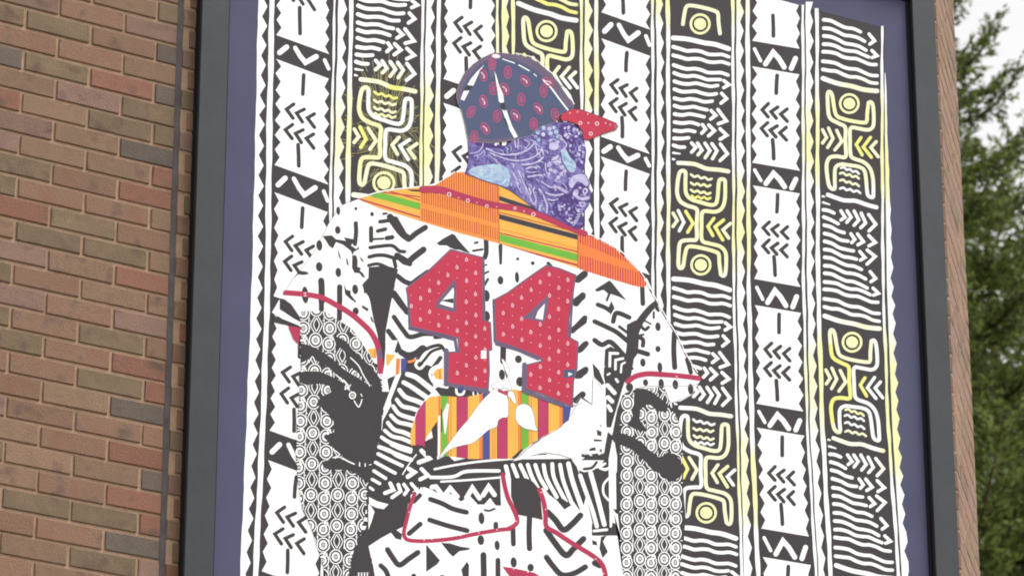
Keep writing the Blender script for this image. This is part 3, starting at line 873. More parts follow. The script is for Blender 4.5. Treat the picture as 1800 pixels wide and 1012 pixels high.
# knot of dark folds beside the right arm
FL(B,'K',[(250,590),(300,560),(392,560),(412,640),(380,740),(345,860),(300,1014),(268,1014),(258,860),(262,720),(248,650)],4.2)
for L,w in (([(275,715),(325,770)],30),([(278,800),(308,830)],30),([(280,862),(300,895)],26),([(275,640),(290,632)],14),([(335,672),(348,690)],18)): ST('white','K',L,w,5)
FL(B,'K',[(168,558),(215,608),(252,700),(235,715),(215,690),(178,655)],4)
for L,w in (([(110,615),(60,645)],52),([(98,780),(50,822)],46),([(115,425),(75,465)],44),([(110,260),(30,320)],40),([(95,85),(50,120)],50),([(90,800),(165,855)],9),([(165,860),(170,680)],6)): ST(B,'K',L,w,4)
for L in ([(175,660),(215,760),(232,860),(240,1000)],[(205,690),(250,800),(262,1000)],[(30,870),(80,800),(100,830),(160,850)]): ST('outline','K',L,4,4.4)

# ---- torn side panel with white bars
FL(B,'q4',[(300,300),(420,280),(470,150),(500,130),(640,200),(700,220),(720,440),(650,500),(560,640),(520,780),(530,920),(640,1000),(640,1100),(180,1100),(220,950),(270,700),(345,560)],4)
BARS = [([(485,290),(560,315),(640,375),(720,440)],42),([(452,362),(520,400),(600,455),(650,490)],38),([(415,430),(470,492),(560,525),(615,548)],38),([(392,515),(440,572),(520,592),(585,612)],34),([(360,575),(410,640),(490,672),(560,690)],34),
 ([(340,655),(400,712),(480,732),(540,748)],34),([(312,720),(370,782),(450,805),(510,832)],34),([(286,790),(350,840),(440,862),(510,892)],32),([(258,850),(320,890),(420,930),(515,960)],32),([(240,935),(320,970),(420,1010),(520,1050)],32)]
for L,w in BARS: ST('white','q4',L,w,5,w2=w*1.15)
FL(B,'r3',[(0,130),(60,60),(130,0),(560,0),(560,120),(520,250),(500,330),(420,330),(360,370),(250,420),(0,440)],4.05)
for L,w in (([(210,2),(280,35),(355,58)],30),([(115,22),(200,52),(260,92),(345,120)],30),([(108,75),(200,122),(292,165)],28),([(88,140),(160,180),(238,222)],26),([(75,205),(165,262)],26),([(62,270),(120,302)],24),([(45,332),(70,350)],20),
   ([(440,50),(500,110),(420,140)],34),([(345,190),(385,215),(335,250)],34),([(440,190),(490,240),(430,270)],30),([(200,300),(225,350),(160,375)],30),([(262,310),(280,360),(215,408)],28),([(305,308),(335,350),(310,385)],26),([(362,302),(400,345),(395,360)],26)):
    ST('white','r3',L,w,5,sm=len(L)!=3 or L[0][0] < 120)
ST('white','r3',[(295,232),(340,160),(400,80)],9,5)
FL(B,'q8',[(520,0),(760,0),(1040,90),(1000,140),(960,330),(925,470),(800,535),(690,590),(620,640),(550,680),(570,800),(640,1100),(640,1690),(250,1690),(330,1012),(350,850),(400,700),(430,600),(500,520),(540,430),(520,150)],4.1)
FL('white','q8',[(552,142),(640,188),(768,222),(716,276),(640,262),(556,226)],5); FL('white','q8',[(545,218),(580,250),(614,304),(586,400),(548,500)],5)
# trousers
part('trousers')
FL('white','q8',[(548,682),(690,590),(800,530),(925,470),(1010,300),(1010,120),(1100,60),(1249,20),(1249,1700),(660,1700),(620,1012),(590,850)],4.6)
Fill('white', [(745,846),(905,826),(1040,846),(1082,900),(1102,980),(1106,1012),(1112,YE),(745,YE)], 4.5, raw=True)
FL(B,'r3',[(400,295),(520,205),(560,120),(640,80),(690,130),(820,100),(1134,100),(1200,160),(1134,230),(1042,240),(1050,470),(1012,470),(962,425),(930,462),(872,462),(812,396),(742,440),(700,398),(640,372),(592,392),(530,355),(430,315)],4.9)
for L,w in (([(540,192),(700,160),(900,132),(1200,106)],17),([(510,255),(680,250),(760,215),(850,205),(1035,205)],26),([(590,287),(800,275),(1045,255)],16)): ST('white','r3',L,w,5.2)
for L in ([(520,330),(550,325),(592,380)],[(612,400),(660,338),(715,402)],[(785,410),(830,335),(885,415)],[(912,392),(955,325),(1000,388)],[(930,480),(965,440),(990,475)]): ST('white','r3',L,36,5.2,sm=False)
ST(B,'r3',[(925,505),(960,510),(1000,495)],16,5.3)
for L,w in (([(508,422),(600,455),(680,495),(785,522)],38),([(502,580),(600,612),(680,635),(790,662)],38),([(345,685),(430,612)],38),([(382,440),(428,392)],34),([(180,808),(220,870),(270,925),(340,880),(412,830)],42),([(128,930),(170,975),(195,1060),(215,1200)],38),
   ([(915,848),(918,1012),(920,1300)],46),([(1026,888),(1028,1300)],38),([(1010,612),(1010,640)],36),([(380,1010),(420,1100),(520,1060)],40),([(600,1020),(660,1100)],40),([(240,1150),(320,1250),(420,1200)],42),([(640,1180),(700,1280),(800,1210)],42)): ST(B,'r3',L,w,5)
ellq('r3',[(900,568,23,46),(895,735,26,38),(1020,775,20,38)],5)
FL(B,'r3',[(476,768),(530,830),(582,890),(560,920),(476,978)],5); FL(B,'r3',[(590,755),(660,760),(740,785),(815,795),(800,810),(730,820),(682,862),(650,832)],5)
FL(B,'r3',[(788,900),(805,925),(802,1060),(770,1060),(745,960)],5); FL(B,'r3',[(200,670),(245,655),(292,690),(284,735),(240,722)],5)
FL(B,'r4',[(80,258),(200,262),(250,290),(300,350),(322,580),(230,558),(130,540),(80,400)],5.3)
# pinstripe panel under the belt
FL(B,'r4',[(-20,150),(0,118),(180,116),(540,112),(585,175),(625,300),(655,400),(628,500),(600,500),(560,440),(545,465),(490,500),(430,430),(370,385),(345,350),(320,335),(290,345),(250,290),(200,262),(80,258),(40,240)],4.9)
FL(B,'r4',[(600,200),(640,215),(700,205),(720,190),(760,180),(800,110),(835,100),(835,640),(712,640),(690,540),(655,400),(625,300)],4.92)
FL(B,'r4',[(700,610),(860,600),(900,620),(910,700),(700,700)],4.95)
for L,w in (([(40,170),(60,245)],32),([(92,160),(128,250)],30),([(150,160),(202,265)],30),([(208,158),(240,250),(290,345)],30),([(266,160),(300,255),(350,340)],30),([(330,160),(352,260),(430,405)],30),([(396,152),(412,265),(500,440)],30),([(456,158),(482,285),(545,450)],30),([(520,150),(552,285),(622,485)],36),
   ([(610,240),(645,340),(705,510),(738,630)],32),([(690,220),(740,400),(795,615)],36),([(715,195),(745,140)],9),([(715,665),(815,655)],20),([(760,180),(800,195),(835,180)],22),([(800,150),(760,170)],20),([(830,260),(790,310),(790,380),(828,430)],18),([(850,540),(845,630)],18)): ST('white','r4',L,w,5.05)
FL('white','r4',[(838,-40),(882,60),(888,500),(832,492),(828,110)],5.0); FL('white','r4',[(870,530),(930,535),(945,700),(850,700),(790,710),(820,820),(790,880),(850,1012),(860,1490),(1010,1490),(985,1012),(960,850)],5.02)
FL(B,'r4',[(812,698),(785,745),(822,825),(782,872),(758,800),(770,710)],5.1); FL(B,'r4',[(700,735),(735,745),(742,775),(705,770)],5.1)
for L,w in (([(640,190),(700,180),(735,140)],20),([(690,30),(735,50)],24),([(620,85),(680,100)],20),([(760,40),(770,60)],16),([(250,80),(350,78)],8)): ST(B,'r4',L,w,5.1)
FL(B,'r4',[(440,430),(475,418),(542,465),(490,500)],5.1)
for L,w in (([(360,520),(420,580),(480,655),(540,620),(612,545)],46),([(350,660),(420,760),(500,850),(560,800),(635,725)],46),([(352,865),(400,930),(470,1000),(560,990),(650,940)],42),([(222,550),(218,680),(222,800)],42),([(95,650),(98,765)],38),([(720,910),(760,930)],44),([(430,1150),(500,1230),(600,1160)],44),([(200,1150),(205,1400)],42),([(90,1120),(92,1380)],36),([(700,1150),(760,1240)],40)): ST(B,'r4',L,w,5.1)
ellq('r4',[(100,905,24,40),(230,945,25,30)],5.1)
part('piping')
for cr_,L,w in (('r3',[(388,378),(352,480),(322,600),(305,680),(330,730),(420,742),(540,738),(700,720),(880,682),(1050,655),(1115,650)],30),
   ('r4',[(60,648),(110,620),(128,580),(100,500),(60,420),(34,330),(16,235)],34),('r4',[(298,350),(330,440),(345,540),(352,630),(430,680),(560,765),(700,850),(770,910),(800,980),(812,1100),(830,1400)],36)):
    ST('crim',cr_,L,w,5.6)
FL('crim','r4',[(15,938),(80,945),(170,965),(260,985),(345,1040),(430,1180),(300,1120),(100,1050),(60,1000)],5.6)
for cr_,P in (('r3',[(460,735),(520,728),(740,700),(880,678),(1020,655),(345,520)]),('r4',[(28,400),(70,480),(120,590),(345,500),(310,370),(730,880),(790,990),(100,955),(210,980)])):
    crop(cr_)
    for x, y in P: Ell('pale', x, y, 6, 6, 0, 5.8, n=7)
# ---- arms in ringed cloth
def ringcloth(poly, x_dense, x_sparse, y0, per_, sx=1, lay=4.3, drift=0.0):
    clip = poly
    yy = min(p[1] for p in poly)-per_; n = 0
    def dx(y): return drift*(y-760)
    ymax = max(p[1] for p in poly)+10
    k = 0
    y = y0
    while y > yy: y -= per_
    while y < ymax:
        for x in x_dense:
            for o in (0, per_/2):
                c = (x+dx(y+o)+(.6 if o else 0), y+o)
                if not (min(p[0] for p in poly)-12 < c[0] < max(p[0] for p in poly)+12): continue
                Ring('white', c[0], c[1], 10.9*sx, 12.2, 1.9, lay, True, clip, 18)
                Ring('white', c[0], c[1], 5.6*sx, 6.5, 3.6, lay, True, clip, 14)
                Ring('white', c[0], c[1], 1.7*sx, 2.0, 1.3, lay, True, clip, 8)
        for x in x_sparse:
            c = (x+dx(y), y-per_*.12)
            Ring('white', c[0], c[1], 10.9*sx, 12.2, 1.9, lay, True, clip, 18)
            Ring('white', c[0], c[1], 5.6*sx, 6.5, 3.6, lay, True, clip, 14)
            Ring('white', c[0], c[1], 1.7*sx, 2.0, 1.3, lay, True, clip, 8)
            # diamond lattice between
            cy = y+per_*.38; h = per_*.22
            for s in (-1, 1):
                Str('white', [(c[0], cy-h), (c[0]+s*5.2*sx, cy), (c[0], cy+h)], 1.6, lay+.02, raw=True, clip=clip, split=2.5)
                Str('white', [(c[0]+s*3*sx, cy-h*1.15), (c[0]+s*9.8*sx, cy-h*.15), (c[0]+s*9.5*sx, cy+h*.3), (c[0]+s*3.5*sx, cy+h*1.2)], 1.5, lay+.04, raw=True, clip=clip, split=2.5)
                Str('white', [(c[0]+s*13*sx, cy-h*1.1), (c[0]+s*13.6*sx, cy), (c[0]+s*12.6*sx, cy+h*1.1)], 1.3, lay+.06, raw=True, clip=clip, split=2.5)
        for i, x in enumerate(x_dense):
            c = (x+dx(y)+(4.5 if i % 2 == 0 else 5), y-per_*.19)
            Ring('white', c[0], c[1], 3.0, 3.4, 1.9, lay+.08, True, clip, 9)
            for s in (-1, 1):
                Str('white', [(x+dx(y)+s*9, y+per_*.24), (x+dx(y)+s*12.5, y+per_*.25)], 1.6, lay+.09, raw=True, clip=clip, split=2)
        y += per_
part('arm')
crop('I')
ARML = tr([(515,190),(600,188),(690,192),(770,240),(880,310),(960,420),(1045,560),(1100,680)])+[(673,690),(673,723),(669,765),(660,798),(652,822),(645,854),(643,896),(633,942),(620,970),(612,1012),(600,YE),(586,YE),(574,1012),(561,972),(547,926),(532,895),(524,850),(520,800),(522,740),(527,690),(529,640),(528,580)]
Fill(B, ARML, 4.2, raw=True)
ringcloth(ARML, [527,573.5,621.5,668], [550,597,645], 604, 54.3, 1.0, 4.4, -.030)
LA = [[(530,452),(590,470),(650,505),(700,568),(770,640),(840,700),(905,770),(955,840),(975,1012),(900,900),(840,880),(760,790),(700,740),(650,680),(640,600),(560,530)],
 [(245,520),(330,542),(420,582),(520,650),(560,690),(640,760),(760,830),(860,900),(960,880),(985,1040),(780,1040),(700,950),(640,850),(550,790),(500,740),(420,690),(330,655),(246,700)],
 [(232,800),(270,768),(420,772),(540,825),(640,880),(680,930),(700,1040),(540,1040),(500,900),(420,878),(300,892),(235,870)]]
for P_ in LA: FL(B,'q2',P_,4.6)
FL(B,'q3',[(280,105),(320,40),(420,-10),(955,-10),(930,60),(880,170),(866,320),(832,470),(800,600),(770,780),(735,800),(700,770),(640,720),(560,685),(400,684),(345,660),(335,610),(440,582),(560,600),(470,520),(425,480),(375,420),(345,388),(440,350),(440,260),(400,200),(330,130)],4.65)
crop('q3')
for x, y in ((605,22),):
    Ring('white', x, y, 26, 28, 12, 4.8); Ring('white', x, y, 8, 9, 6, 4.8)
for L,w in (([(620,70),(660,125),(690,60)],10),([(690,30),(680,10)],8),([(520,580),(560,605),(620,632)],12),([(430,500),(490,548),(430,575)],9),([(668,620),(668,650)],10),([(718,628),(718,652)],10),([(755,640),(770,635)],8),([(872,200),(866,330)],6),([(540,-60),(580,-20),(560,-55)],7)): ST('white','q3',L,w,4.8)
for L,w in (([(640,860),(680,905),(640,870)],9),([(690,650),(760,720),(800,800),(860,900)],10),([(560,800),(610,845),(650,880),(640,930),(690,890)],9),([(320,690),(350,640),(380,700)],9)): ST('white','q2',L,w,4.8)
FL('outline','q8',[(430,968),(560,968),(560,974),(430,974)],4.8)
for k in range(4): ST('white','q8',[(440+k*32,975),(440+k*32,1010)],14,4.8)
part('arm.001')
ARMR = [(1095,692),(1118,684),(1140,682),(1167,679),(1181,715),(1190,735),(1195,750),(1200,772),(1199,800),(1201,830),(1201,862),(1205,905),(1202,952),(1196,983),(1195,1012),(1192,YE),(1104,YE),(1096,1012),(1092,973),(1089,931),(1085,895),(1084,853),(1085,802),(1081,780),(1078,755),(1085,720)]
Fill(B, ARMR, 5.15, raw=True)
ringcloth(ARMR, [1102,1145,1188], [1125.6,1168.5], 784.5, 50.8, .92, 5.25, -.004)
for cr_,P_ in (('r6',[(320,240),(400,238),(480,268),(560,330),(645,400),(628,472),(540,462),(470,400),(430,400),(370,440),(360,540),(390,600),(440,640),(425,665),(330,645),(240,600),(290,520),(300,430),(310,330)]),
   ('r6',[(90,690),(200,680),(300,720),(400,780),(440,830),(560,925),(640,868),(720,895),(775,960),(775,1060),(500,1060),(420,960),(330,830),(200,772),(105,765)]),
   ('O',[(300,30),(400,75),(470,140),(560,190),(640,212),(720,180),(765,240),(765,330),(710,372),(650,350),(600,300),(520,235),(430,155),(330,110),(290,80)])):
    FL(B,cr_,P_,5.4)
part('cuff')
# right cuff: white turn-up, marks, red stripe
FL('white','r6',[(200,280),(215,190),(500,130),(800,130),(950,165),(880,300),(740,365),(690,382),(640,280),(600,216),(400,222),(300,240)],5.7)
crop('r6')
for x,y,a,b in ((262,225,36,44),(420,180,26,34),(575,192,28,50),(715,200,29,48),(866,245,28,54)): Ell(B, x, y, a, b, -4, 5.8)
ST('outline','r6',[(320,238),(450,215),(600,216),(850,212),(940,192)],5,5.9); ST('outline','r6',[(690,380),(780,340),(880,300)],4,5.9)
ST('crim','r6',[(245,168),(320,118),(400,98),(480,92),(640,104),(800,118),(948,138)],52,6.1,w2=50)
ST('pale','r6',[(720,112),(738,126)],7,6.3)
part('cuff.001')
ST('crim','q2',[(112,72),(200,78),(280,86),(400,106),(480,135),(560,180),(640,225),(720,280),(800,350),(860,410),(905,480),(935,560),(950,660),(955,770)],46,6.1,w2=50)
ST('plum','q2',[(945,590),(952,640)],40,6.3); FL('crim','q2',[(135,368),(246,382),(235,470),(224,530),(180,480)],6.1)
for x,y in ((285,76),(285,100)): crop('q2'); Ell('pale', x, y, 14, 6, 0, 6.3)
ST('pale','q2',[(945,795),(960,810)],14,6.3)
# scraps of kente beside the arm
part('kente_scraps')
FL('gold','q2',[(840,575),(925,560),(915,650),(880,645)],5.9); ST('rust','q2',[(905,590),(905,650)],7,6.05)
FL('gold','q2',[(1010,590),(1070,640),(1010,720),(1005,650)],5.9)
FL('white','q4',[(290,-10),(400,-10),(370,90),(300,170)],5.9); FL('gold','q4',[(300,110),(380,120),(310,220),(300,180)],6)
FL('white','q4',[(400,90),(385,260),(300,300),(260,440),(300,440),(310,330),(380,300),(270,600),(290,640),(430,290),(420,140)],5.95)
FL('orange','q4',[(388,150),(425,150),(415,285),(380,300)],6.1); ST('rust','q4',[(405,155),(398,285)],6,6.2)
FL('blue','q4',[(430,150),(482,150),(470,282),(428,255)],6.1)
ST('orange','q4',[(500,180),(560,165)],22,5.5)
ST('white','q4',[(580,170),(560,210),(600,240),(660,180),(720,110),(800,100)],24,5.5); ST('white','q4',[(760,215),(700,250),(690,310),(740,380),(840,405)],26,5.5)
ST(B,'q4',[(590,215),(640,160),(700,90),(780,60)],26,5.4); ST(B,'q4',[(470,120),(540,120),(620,60)],60,5.3)
FL('gold','q4',[(740,250),(800,230),(800,340),(740,330),(715,290)],5.6); ST('rust','q4',[(775,250),(775,330)],8,5.7)
FL(B,'q4',[(730,420),(800,380),(900,380),(1200,400),(1200,495),(930,492),(850,492),(780,480)],5.35)
ST('white','q4',[(920,410),(930,465),(980,465),(995,410)],22,5.5); crop('q4'); Ell('blue', 968, 425, 20, 24, 0, 5.6)
for x in (1070,1110,1150): ST('white','q4',[(x,435),(x+5,490)],12,5.5)
# ---- waist panel of kente stripes
part('waist_cloth')
WK = [(722,782),(721,762),(726,745),(734,722),(745,706),(756,697),(775,695),(800,697),(820,697),(858,690),(905,684),(925,688),(960,703),(990,712),(1003,735),(992,748),(975,756),(945,772),(900,806),(825,806),(790,801),(775,801),(768,792),(748,786),(742,782)]
def stripe(m, x0, x1, lay=5.8): Band(m, WK, lambda p: p[0]-x0, lambda p: x1-p[0], lay)
for m,x0,x1 in (('gold',720,730),('mag',730,747.5),('gold',747.5,770),('orange',770,775),('green',775,787),('gold',787,803),('mag',803,822),('gold',822,843),('orange',843,848),('blue',848,860.5),('gold',860.5,874),('mag',874,892),('gold',892,911),('orange',911,916),('green',916,929),('gold',929,946),('mag',946,964),('gold',964,984),('orange',984,990),('blue',990,1004)): stripe(m,x0,x1)
for x in (747.3,772.5,788.5,792.5,803,821.5,843.5,846.5,848.6,861,866.5,870,874,892,911.5,914.5,916.4,930,934,945.6,963.8,984.3,988): stripe('rust',x-.45,x+.45,6.0)
for x in (747.8,803.6,822,874.6,891.6,946.4,963.4): stripe('black',x-.35,x+.35,6.15)
FL(B,'q4',[(752,705),(760,1014),(650,1014),(640,885),(712,855),(700,780)],6.2)
FL('white','q4',[(700,790),(712,850),(645,885),(650,860)],6.25)
ST('white','q4',[(770,665),(765,1005)],20,6.3); FL('white','q4',[(840,545),(856,560),(830,800),(818,830),(800,640)],6.3)
FL('green','q4',[(790,490),(850,495),(830,600),(795,600)],6.28); ST(B,'q4',[(788,600),(790,800)],10,6.28)
ST('outline','q4',[(825,950),(780,1010)],5,6.4)
# torn white flaps with a thin drawn edge
def flap(cr_, P_, lay=6.5):
    crop(cr_); Fill('white', P_, lay, sm=True)
    q = catmull(tr(P_), 4, True); Str('outline', q+[q[0]], .75, lay+.2, raw=True, sm=False, cap=False)
flap('J',[(655,765),(700,735),(775,790),(782,930),(745,945),(712,965),(700,1010),(640,1035),(540,1120),(470,1140),(380,1165),(290,1230),(420,1050),(500,955),(575,850)])
flap('q5',[(240,490),(300,450),(368,480),(400,560),(412,640),(428,690),(360,680),(300,662),(240,600)])
flap('q5',[(175,340),(215,345),(240,430),(222,450),(190,400),(165,380)],6.45)
flap('q5',[(110,60),(160,100),(180,160),(140,240),(60,260),(20,290),(60,330),(140,310),(200,320)],6.4)
FL('white','q5',[(205,962),(300,880),(420,795),(520,725),(640,655),(730,545),(790,440),(815,400),(915,462),(922,215),(965,250),(1005,310),(1040,400),(1040,700),(1025,870),(1020,890),(930,895),(820,890),(820,915),(760,945),(640,905),(500,885),(380,910),(290,945)],6.5)
for L in ([(205,962),(300,880),(420,795),(520,725),(560,710),(640,655),(730,545),(790,440),(815,400),(915,462),(922,215),(965,250),(1005,330)],[(250,940),(340,850),(460,750),(540,715)],[(380,910),(500,885),(640,905),(740,945)],[(700,440),(760,470),(830,440)]): ST('outline','q5',L,4.5,6.7,sm=False)
FL('mag','q5',[(80,315),(165,355),(165,385),(75,345)],6.6)
for P_ in ([(955,680),(1000,700),(995,740),(960,730)],[(930,765),(1000,770),(1000,785),(930,785)],[(890,850),(940,835),(950,865),(890,870)],[(820,905),(880,900),(900,915),(830,920)],[(985,850),(1002,860),(1000,880),(980,875)],[(910,900),(960,890),(990,930),(940,940)],[(990,630),(998,650),(985,660)]): FL(B,'q5',P_,6.7)
FL(B,'q5',[(1020,890),(1055,700),(1100,740),(1060,950),(820,950),(870,915),(950,915)],6.45)
FL(B,'q5',[(205,925),(290,850),(300,862),(240,935),(205,940)],6.6); ST(B,'q5',[(390,800),(430,780),(465,745)],10,6.6)
# ---- collar yoke in kente
part('collar')
CO = [(629.8,350),(650,344),(671.8,337.7),(700,333.5),(739.5,329),(764,326),(784,314),(799,304),(813.7,302),(848,316.7),(878,326.6),(905,339),(932,358.7),(967,381),(1000,398),(1015,403),(1049.4,420.5),(1079,435),(1101,455),(1118.6,472),(1130,487),(1137,500),(1132,505),(1110.5,501),(1067,488),(1017,471.5),(980,459.6),(940,447),(878,428),(811,410.6),(737,388),(700,376),(667,366),(640,355)]
Fill('gold', CO, 6.0, raw=True)
def sect(x0, x1): return clip_half(clip_half(CO, lambda p: p[0]-x0), lambda p: x1-p[0])
A1, A2, A3, A4 = sect(620,738.5), sect(738.5,877.5), sect(877.5,1016), sect(1016,1150)
Fill('orange', A2, 6.15, raw=True); Fill('dorange', A4, 6.15, raw=True)
def sband(m, poly, x0, y0, x1, y1, w, lay):
    k = (y1-y0)/(x1-x0)
    Band(m, poly, lambda p: (p[1]-(y0+k*(p[0]-x0)))+w/2, lambda p: w/2-(p[1]-(y0+k*(p[0]-x0))), lay)
sband('green', A1, 672,345, 738,363, 12, 6.3); sband('rust', A1, 700,340.5, 738,352, 2.4, 6.4); sband('brick', A1, 672,338,738,346,2.2,6.4); sband('brick', A1, 632,350, 738,382, 3.0, 6.4)
sband('orange', A1, 632,355, 738,389, 4.0, 6.3); FL(B,'F',[(60,335),(160,338),(155,352),(100,350)],6.5)
for x0,y0,x1,y1,w,m in ((877,348,1016,394,8.5,'plum'),(877,380.5,1016,417,9.5,'plum'),(877,417,1016,453,12.5,'green'),(877,409,1016,442.5,2.2,'brick'),(877,373,1016,408,1.8,'rust'),(877,429,1016,466,3.2,'brick'),(877,402,1016,437,2.0,'orange')): sband(m, A3, x0,y0,x1,y1,w,6.3)
for x0,y0,x1,y1,w in ((877,348,1016,394,6.5),(878,380.5,1016,417,7.5)): sband('black', A3, x0,y0,x1,y1,w,6.45)
Str('rust', [(877,330),(877.3,428)], 1.4, 6.5, raw=True, cap=False); Str('rust', [(1016,404),(1016,471)], 1.4, 6.5, raw=True, cap=False)
rr = random.Random(9)
def hatch(x0, x1, poly, rows, m, w, step=4.0):
    x = x0
    while x < x1:
        for (ya, yb, xa, k) in rows:
            a, b = ya+k*(x-xa)+rr.uniform(-.5,.5), yb+k*(x-xa)+rr.uniform(-.5,.5)
            Str(m, [(x, a), (x+.3, b)], w*rr.uniform(.8,1.15), 6.35, raw=True, cap=False, clip=poly, split=3, sm=False)
        x += step
hatch(742, 877, A2, [(288,345,742,.24),(336,357,742,.27),(366,387,742,.26)], 'rust', 1.7)
hatch(1020, 1140, A4, [(396,428,1020,.40),(448,474,1020,.30)], 'brick', 1.9, 4.4)
# red collar band with white flecks
ST('crim','F',[(172,335),(300,338),(420,375),(540,412),(640,438),(740,455),(860,475),(980,510),(1080,550),(1230,612),(1330,650)],50,6.6,w2=40)
FL('crim','F',[(160,325),(250,318),(330,345),(300,372),(200,350)],6.55)
crop('F')
for x,y,a in ((362,372,13),(495,415,11),(630,455,10),(830,470,9),(895,490,5),(962,513,12),(290,368,4),(430,395,4),(560,430,4),(700,460,4)): Ring('pale', x, y, a, a, a*.55, 6.9, n=10)

# ---- numerals
def numeral(name, outer, hole, shade, notch, clipx):
    part(name)
    for L,w in shade: Str('plum', L, w, 6.9, raw=True, sm=False)
    Fill('brick', outer, 7.1, raw=True)
    Str('plum', outer+[outer[0]], 2.6, 7.3, raw=True, sm=False, cap=False)
    Fill('plum', hole[0], 7.4, raw=True); Fill('white', hole[1], 7.6, raw=True)
    for P_ in notch: Fill(P_[0], P_[1], 7.5, raw=True)
    # small paisley drops in a half-drop repeat
    c = 0
    for col in range(-12, 14):
        x = (820+16.2*col)
        for n in range(-4, 14):
            y = 516+((col*23.5) % 37.1)+37.1*n-60
            for dy, big in ((0, 1), (18.5, 0)):
                p = (x+rr.uniform(-.4,.4), y+dy)
                if not inside(p, outer) or inside(p, hole[0]): continue
                if any(not inside((p[0]+a, p[1]+b), outer) or inside((p[0]+a, p[1]+b), hole[0]) for a, b in ((4,0),(-4,0),(0,5),(0,-5))): continue
                if any(inside(p, q[1]) for q in notch): continue
                if big:
                    Ring('pale', p[0], p[1]+.4, 2.0, 2.7, 1.2, 7.4, raw=True, n=9); Str('pale', [(p[0]-.6, p[1]-4.2), (p[0]+.2, p[1]-2.4)], .9, 7.45, raw=True)
                    Ell('pale', p[0]+.3, p[1]+.6, .6, .6, 0, 7.45, raw=True, n=6)
                else: Ell('pale', p[0], p[1], .8, .9, 0, 7.4, raw=True, n=6)
N1 = [(792,438.5),(826,447),(848,452.5),(849,500),(849,561),(862,567),(864.5,614),(859,616),(860,652),(858,684),(822,679),(787,673),(788,619),(807,618),(806,594),(760,583),(722,574),(718,525),(714.5,506.5),(722,500),(753,476),(775,455)]
numeral('numeral', N1, ([(799.5,490),(802,500),(802,549),(765,540),(769,528),(784,510)],[(797,505),(798,512),(796.5,541),(773,534),(777,528),(786,518)]),
  [([(784.5,616),(784.5,675)],9),([(720,577),(760,586),(800,597),(803,617)],5.5),([(790,676),(858,689)],7),([(850,455),(852,560)],3.5),([(717,508),(720,575)],4)],
  [('white',[(845.5,616),(855,616),(855,630),(845.5,630)])], 0)
part('numeral'); Fill('black', [(773,528),(797,524),(797,533),(783,530)], 7.8, raw=True); Ell('blue', 812, 683, 4, 5, 0, 7.0, raw=True)
N2 = [(961,466),(984,472),(1012,483.5),(1006,525),(1000,560),(999.6,592),(1016,601),(1014,648),(1008,669),(1006,714),(985,706),(955,693),(925,683),(926,641),(954,634),(946,626),(905,610),(872,599),(869,560),(870.5,526),(893,514),(915,498),(940,480)]
numeral('numeral.001', N2, ([(963,519),(964,535),(957,566),(918,559),(934,546)],[(958,533),(954,562),(941,559),(946,546)]),
  [([(922,640),(921,686)],8),([(873,604),(910,614),(946,630)],6),([(924,688),(990,712)],7),([(868,527),(870,600)],4.5),([(1008,500),(1002,592)],3.5),([(1016,602),(1013,650)],3)],
  [('slate',[(991,650),(1011,648),(1010,662),(991,664)]),('white',[(999,654),(1007,657),(999,661)])], 0)
part('numeral.001'); Fill('blue', [(990,711),(1004,715),(1000,738),(990,745)], 6.95, raw=True)

# ---- head
part('head')
HD = [(105,220),(220,222),(400,262),(480,215),(560,190),(620,150),(700,100),(800,70),(920,70),(1000,120),(1040,200),(1058,300),(1050,400),(1030,470),(1062,500),(1088,565),(1080,600),(1102,640),(1090,690),(1080,740),(1050,780),(1022,810),(1050,860),(1030,920),(980,932),(900,892),(780,830),(680,792),(560,702),(450,622),(360,580),(230,540),(80,482),(100,430),(110,340)]
FL('violet','q7',HD,6.9)
crop('q7'); q = tr(HD); Str('dviolet', q+[q[0]], 1.0, 7.3, raw=True, sm=False, cap=False)
FL('teal','q7',[(110,480),(150,435),(240,415),(340,408),(410,430),(440,480),(440,560),(420,592),(350,572),(230,536)],7.2,sm=True)
FL('mid','q7',[(420,420),(520,400),(560,470),(560,560),(600,680),(540,660),(460,600),(440,520)],7.1,sm=True)
FL('dviolet','q7',[(860,85),(960,95),(1010,140),(1045,220),(1048,320),(1045,400),(1000,440),(950,380),(900,290),(870,200),(845,140)],7.2,sm=True)
FL('dviolet','q7',[(790,770),(850,670),(940,650),(985,690),(1010,760),(1020,810),(1046,860),(1028,915),(980,925),(900,885)],7.2,sm=True)
FL('dviolet','q7',[(110,225),(240,230),(410,262),(400,285),(260,275),(200,262)],7.2)
rr = random.Random(12)
crop('q7')
def dots(poly, n, m, r0, r1, lay, asp=1.0):
    x0, x1 = min(p[0] for p in poly), max(p[0] for p in poly); y0, y1 = min(p[1] for p in poly), max(p[1] for p in poly)
    placed = []
    for _ in range(n*12):
        x, y = rr.uniform(x0, x1), rr.uniform(y0, y1)
        if not inside((x, y), poly) or any(math.hypot(x-a, y-b) < (r0+r1)*1.12 for a, b in placed): continue
        placed.append((x, y)); r = rr.uniform(r0, r1)
        Ell(rr.choice(m), x, y, r, r*asp, rr.uniform(0, 180), lay, n=9)
        if len(placed) >= n: break
dots([(880,100),(990,120),(1040,250),(1030,420),(960,360),(900,240)], 42, ['mid','lilac','mid'], 9, 13, 7.4, 1.5)
dots([(800,760),(870,670),(970,670),(1020,830),(1030,900),(900,870)], 34, ['mid','violet','lilac'], 8, 12, 7.4, 1.4)
dots([(680,110),(820,80),(850,170),(830,260),(700,260),(640,180)], 26, ['lilac','mid','teal'], 12, 20, 7.4, 1.0)
dots([(740,400),(860,400),(900,500),(850,560),(760,520)], 16, ['mid','lilac'], 11, 19, 7.4, 1.2)
